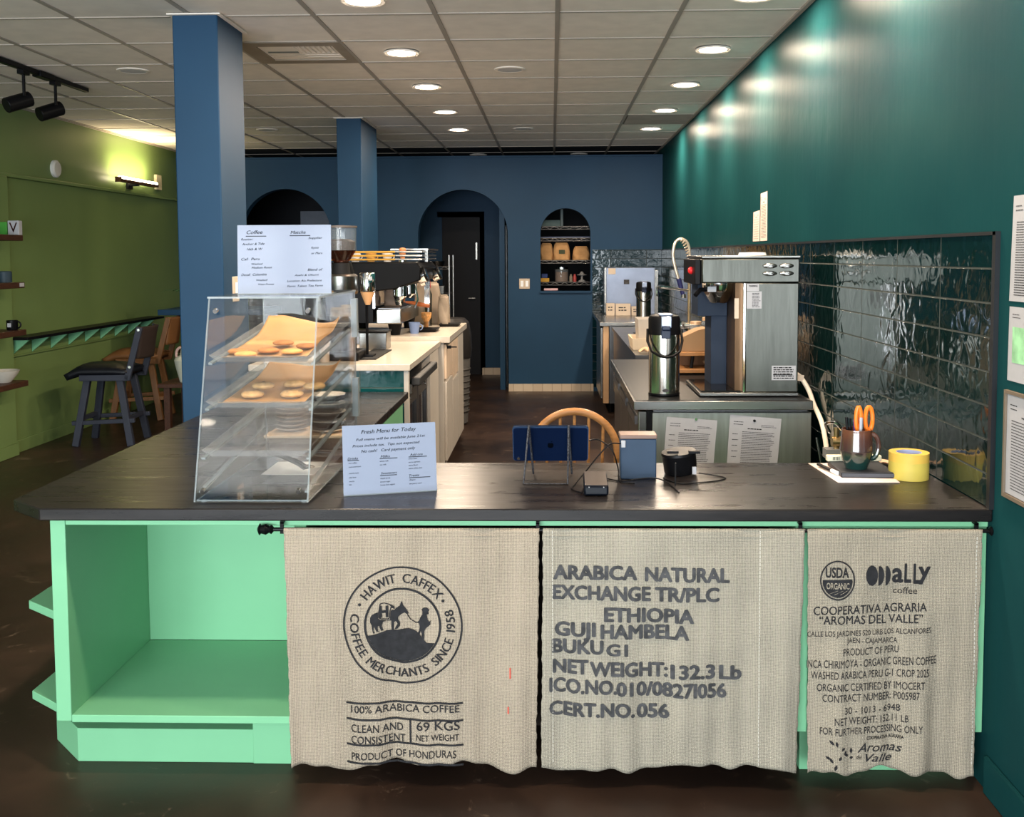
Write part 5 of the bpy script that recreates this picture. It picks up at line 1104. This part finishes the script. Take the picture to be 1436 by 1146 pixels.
s_('side_trim', B().box(.50, .555, 9.69, 9.75, .10, .86), mat('painted_wood_reflection', S(200, 160, 120), .35, .3), bevel=.003)  # steel strip, the wood it mirrors is painted in as a tan colour
s_('door', B().box(.475, .50, 9.75, 10.6, .14, .84), steel, bevel=.004)
for y in (9.8, 11.1): s_('leg', B().tube([(.58, y, 0), (.58, y, .10)], .02, 8).tube([(1.14, y, 0), (1.14, y, .10)], .02, 8), black)
hd2 = s_('hood', B().box(.585, 1.13, 10.95, 11.26, .90, 1.41), mat('hood_steel', S(138, 152, 178), .35, .3), bevel=.006)
s_('hood_edge', B().box(.575, .60, 10.93, 10.96, .92, 1.41).box(1.11, 1.17, 10.97, 11.24, .90, 1.385), steel, hd2, bevel=.003)
s_('badge', B().box(.79, .85, 10.945, 10.95, 1.23, 1.28), gink, hd2)
s_('paper_note', B().box(.62, .70, 10.946, 10.949, 1.34, 1.405), cream, hd2)
for x, w0, h0, lab in ((.63, .09, .13, 'narrow cream box left on far washer bench'), (.765, .16, .125, 'wide cream box with print on far washer bench'), (.905, .10, .095, 'small cream box right on far washer bench')):
    t = thing('cream_box', lab, 'box', (x, 10.75, .90), group='cream boxes on the washer bench'); obj('carton', B().box(-w0/2, w0/2, -.05, .05, 0, h0), cream, t, bevel=.002)
    b = B(); lines(b, lambda u, v, z=0: (u, -.0515, v), -w0*.3, w0*.3, h0*.35, h0*.8, 2, .012, int(x*100)); obj('printed_text', b, gink, t)
# hoses and fittings in the gap beside the bench
one('brewer_hose', B().tube(spl([(1.152, 4.78, .985), (1.185, 4.76, .965), (1.210, 4.70, .91), (1.216, 4.62, .85), (1.222, 4.5, .78), (1.225, 4.42, .66)]), .011, 10), mat('white_hose', S(226, 214, 196), .4), 'white plastic hose curving down from brewer to wall', 'hose')
one('hose_tag', B().obox((1.17, 4.735, .965), (.05, .004, .03), RY(.15)), cream, 'cream paper tag around the white brewer hose', 'tag')
wf = thing('water_filter', 'brass and black water filter fittings beside fridge end', 'water filter', (1.215, 4.25, .55))
obj('valve', B().tube([(-.02, 0, .20), (.02, 0, .20)], .022, 12).tube([(0, 0, .12), (0, 0, .26)], .012, 10), mat('brass', S(190, 160, 110), .3, .9), wf)
obj('filter_body', B().lathe((-.015, 0, .0), [(0, 0), (.03, 0), (.032, .10), (.02, .12), (0, .12)], 18), black, wf); obj('bracket', B().box(-.05, .03, -.03, .03, .13, .17), mat('bracket_grey', S(150, 150, 150), .4, .4), wf)
obj('feed_pipe', B().tube(spl([(-.03, 0, .24), (-.05, -.02, .28), (-.02, -.05, .29), (.01, -.04, .26)]), .008, 8), chrome, wf)
obj('drain_line', B().tube([(-.09, -.02, .22), (-.07, -.03, .10), (-.04, -.05, -.02)], .005, 8), steel, wf)
obj('yellow_tag', B().box(-.03, .01, -.055, -.052, .06, .085), mat('tag_yellow', S(240, 186, 30), .5), wf)

# ------------------------------------------------------------------ papers on the right wall
gw = 'paper notices on teal wall right of the tiles'
notice('white printed notice on teal wall, topmost of three', [(1.2485, 2.748, 1.421), (1.2485, 2.53, 1.421), (1.2485, 2.53, 1.705), (1.2485, 2.735, 1.705)][::1], paper, 30, 21, '', gw, False)
n5 = notice('white notice with green picture on teal wall, middle of three', [(1.2485, 2.748, 1.204), (1.2485, 2.50, 1.204), (1.2485, 2.50, 1.406), (1.2485, 2.744, 1.406)], paper, 0, 22, '', gw, False)
obj('green_picture', B().vf([(1.2468, 2.722, 1.255), (1.2468, 2.52, 1.255), (1.2468, 2.52, 1.352), (1.2468, 2.722, 1.352)], [(0, 1, 2, 3)]), mat('picture_green', S(142, 196, 150), .6, var=.25, vs=20), n5)
n6 = notice('framed printed certificate on teal wall, lowest of three', [(1.2455, 2.736, .895), (1.2455, 2.50, .895), (1.2455, 2.50, 1.168), (1.2455, 2.736, 1.168)], paper, 24, 23, '', gw, False)
obj('frame', B().shape([[(2.488, .883), (2.746, .883), (2.746, 1.178), (2.488, 1.178)], [(2.498, .893), (2.737, .893), (2.737, 1.169), (2.498, 1.169)]], lambda y, z, d: (1.2435+d, y, z), .010), mat('frame_brown', S(110, 98, 84), .5), n6)
g3 = 'pink printed strips above the tiles'
notice('tall pinkish notice on teal wall above the brewer', [(1.2485, 6.005, 1.63), (1.2485, 5.82, 1.63), (1.2485, 5.825, 1.915), (1.2485, 6.005, 1.912)], mat('pinkish_paper', S(238, 216, 204), .6), 22, 31, '', g3, False)
notice('short pinkish notice left of the tall one above tiles', [(1.2485, 6.225, 1.63), (1.2485, 6.03, 1.63), (1.2485, 6.03, 1.815), (1.2485, 6.215, 1.81)], mat('pinkish_paper', S(238, 216, 204), .6), 9, 32, '', g3, False)

# ================================================================== BACK PARTITION: switch, shelves behind
sw = thing('light_switch', 'pale double light switch plate on blue partition', 'light switch', (-.31, YB-.004, 1.23))
obj('plate', B().box(-.06, .06, -.008, 0, -.058, .058), cream, sw, bevel=.003)
for x in (-.028, .028): obj('rocker', B().box(x-.016, x+.016, -.014, -.008, -.034, .034), cwhite, sw, bevel=.002)
wire = mat('wire_chrome', S(196, 196, 196), .25, .8)
def rack(lab, x0, x1, y0, y1, zs, top, cat='shelf rack'):
    t = thing('wire_rack', lab, cat, ((x0+x1)/2, (y0+y1)/2, 0)); ox, oy = (x0+x1)/2, (y0+y1)/2
    for x in (x0, x1):
        for y in (y0, y1): obj('post', B().tube([(x-ox, y-oy, 0), (x-ox, y-oy, top)], .012, 10), wire, t)
    for z in zs:
        b = B().tube([(x0-ox, y0-oy, z), (x1-ox, y0-oy, z)], .004, 6).tube([(x0-ox, y0-oy, z-.032), (x1-ox, y0-oy, z-.032)], .004, 6).tube([(x0-ox, y1-oy, z), (x1-ox, y1-oy, z)], .004, 6)
        n = int((x1-x0)/.055)
        b.tube([(x0-ox+(x1-x0)*i/n, y0-oy, z-(.030 if i % 2 else .002)) for i in range(n+1)], .004, 6)
        for i in range(int((x1-x0)/.05)): b.tube([(x0-ox+.05*i, y0-oy, z), (x0-ox+.05*i, y1-oy, z)], .0025, 4)
        obj('shelf', b, wire, t)
    return t
rack('chrome wire shelf rack seen through the arched niche', -.42, .72, 11.62, 12.02, (1.885, 1.75, 1.49, 1.235), 2.15)
kr = 'kraft bags on the rack behind the niche'
bag('kraft paper bag at left edge of the niche', (-.06, 11.74, 1.493), .14, .11, .19, kraft, kr); bag('kraft paper bag with green label in middle of niche', (.115, 11.74, 1.493), .19, .11, .195, kraft, kr, 0, mat('label_green', S(66, 74, 48), .6)); bag('crumpled kraft bag at right of the niche', (.345, 11.74, 1.493), .19, .12, .15, kraft, kr)
one('shelf_box', B().box(-.12, .10, -.08, .1, 0, .07), mat('box_teal', S(86, 104, 104), .7), 'flat grey green box on top shelf of niche', 'box').location = (.0, 11.75, 1.89)
one('upright_tube', B().tube([(0, 0, 0), (0, 0, .2)], .018, 12), mat('tube_grey', S(120, 132, 134), .6), 'grey upright tube on top shelf of niche', 'tube').location = (.12, 11.72, 1.89)
one('baking_sheet', B().box(-.3, .3, -.15, .15, 0, .012), mat('sheet_grey', S(70, 76, 96), .4, .4), 'dark flat sheet pan on second shelf of niche', 'sheet pan').location = (.15, 11.85, 1.755)
jr = thing('storage_jar', 'large clear jar of beans with silver lid in niche', 'jar', (.115, 11.74, 1.238))
obj('glass', B().lathe((0, 0, 0), [(0, 0), (.08, 0), (.082, .14), (.07, .155), (.068, .155), (.078, .14), (.076, .004), (0, .004)], 24), glassy, jr); obj('lid', B().disc((0, 0, .15), .075, .022, 22), chrome, jr); obj('beans', B().disc((0, 0, .005), .074, .11, 22), mat('jar_beans', S(110, 84, 66), .7, bump=1, bs=80), jr)
one('yellow_tub', B().box(-.05, .05, -.04, .04, 0, .045), mat('tub_yellow', S(212, 160, 50), .5), 'yellow tub at left of lower niche shelf', 'tub', bevel=.004).location = (-.08, 11.72, 1.238)
one('blue_tub', B().box(-.035, .035, -.035, .035, 0, .05), mat('tub_blue', S(40, 62, 120), .5), 'blue tub on top of the yellow tub in niche', 'tub', bevel=.004).location = (-.085, 11.72, 1.284)
for x, c, lab in ((.225, S(120, 112, 100), 'grey spice bottle right of the bean jar in niche'), (.27, S(160, 60, 60), 'red spice bottle right of the bean jar in niche')):
    one('spice_bottle', B().lathe((0, 0, 0), [(0, 0), (.02, 0), (.02, .06), (.012, .075), (.012, .09), (0, .09)], 14), mat('spice_%d' % int(x*1000), c, .4), lab, 'bottle').location = (x, 11.72, 1.238)
one('cake_stand', B().lathe((0, 0, 0), [(0, 0), (.045, 0), (.04, .012), (.012, .03), (.012, .07), (.06, .078), (.06, .084), (.03, .09), (.010, .12), (0, .12)], 24), mat('stand_grey', S(150, 150, 150), .3), 'grey cake stand at right of lower niche shelf', 'stand').location = (.355, 11.74, 1.238)
one('folded_cloth', B().box(-.08, .08, -.04, .04, 0, .025), mat('cloth_pink', S(206, 170, 176), .8), 'pale pink folded cloth on niche sill', 'cloth', bevel=.006).location = (-.01, 11.39, 1.148)
rack('chrome wire shelf rack in dark room seen through the arched doorway', -1.75, -1.25, 12.1, 12.6, (1.42, 1.08, .60), 1.56)
one('metal_pan', B().lathe((0, 0, 0), [(0, 0), (.09, 0), (.11, .06), (.105, .06), (.085, .006), (0, .006)], 20), steel, 'steel pan on top of the rack inside doorway', 'pan').location = (-1.42, 12.25, 1.425)
one('utensil_tub', B().box(-.12, .1, -.1, .1, 0, .1), steel, 'steel tub on middle shelf of the rack inside doorway', 'tub', bevel=.005).location = (-1.42, 12.25, 1.085)
rack('chrome wire rack edge inside right of arched doorway', -.535, -.44, 11.7, 12.1, (1.62, 1.35, 1.1, .7), 1.9)
one('wall_board', B().box(-.18, .18, 0, .02, -.09, .09), mat('board_grey', S(110, 116, 128), .6), 'pale grey board hung in dark room through left arch', 'board').location = (-2.98, 12.5, 2.03)
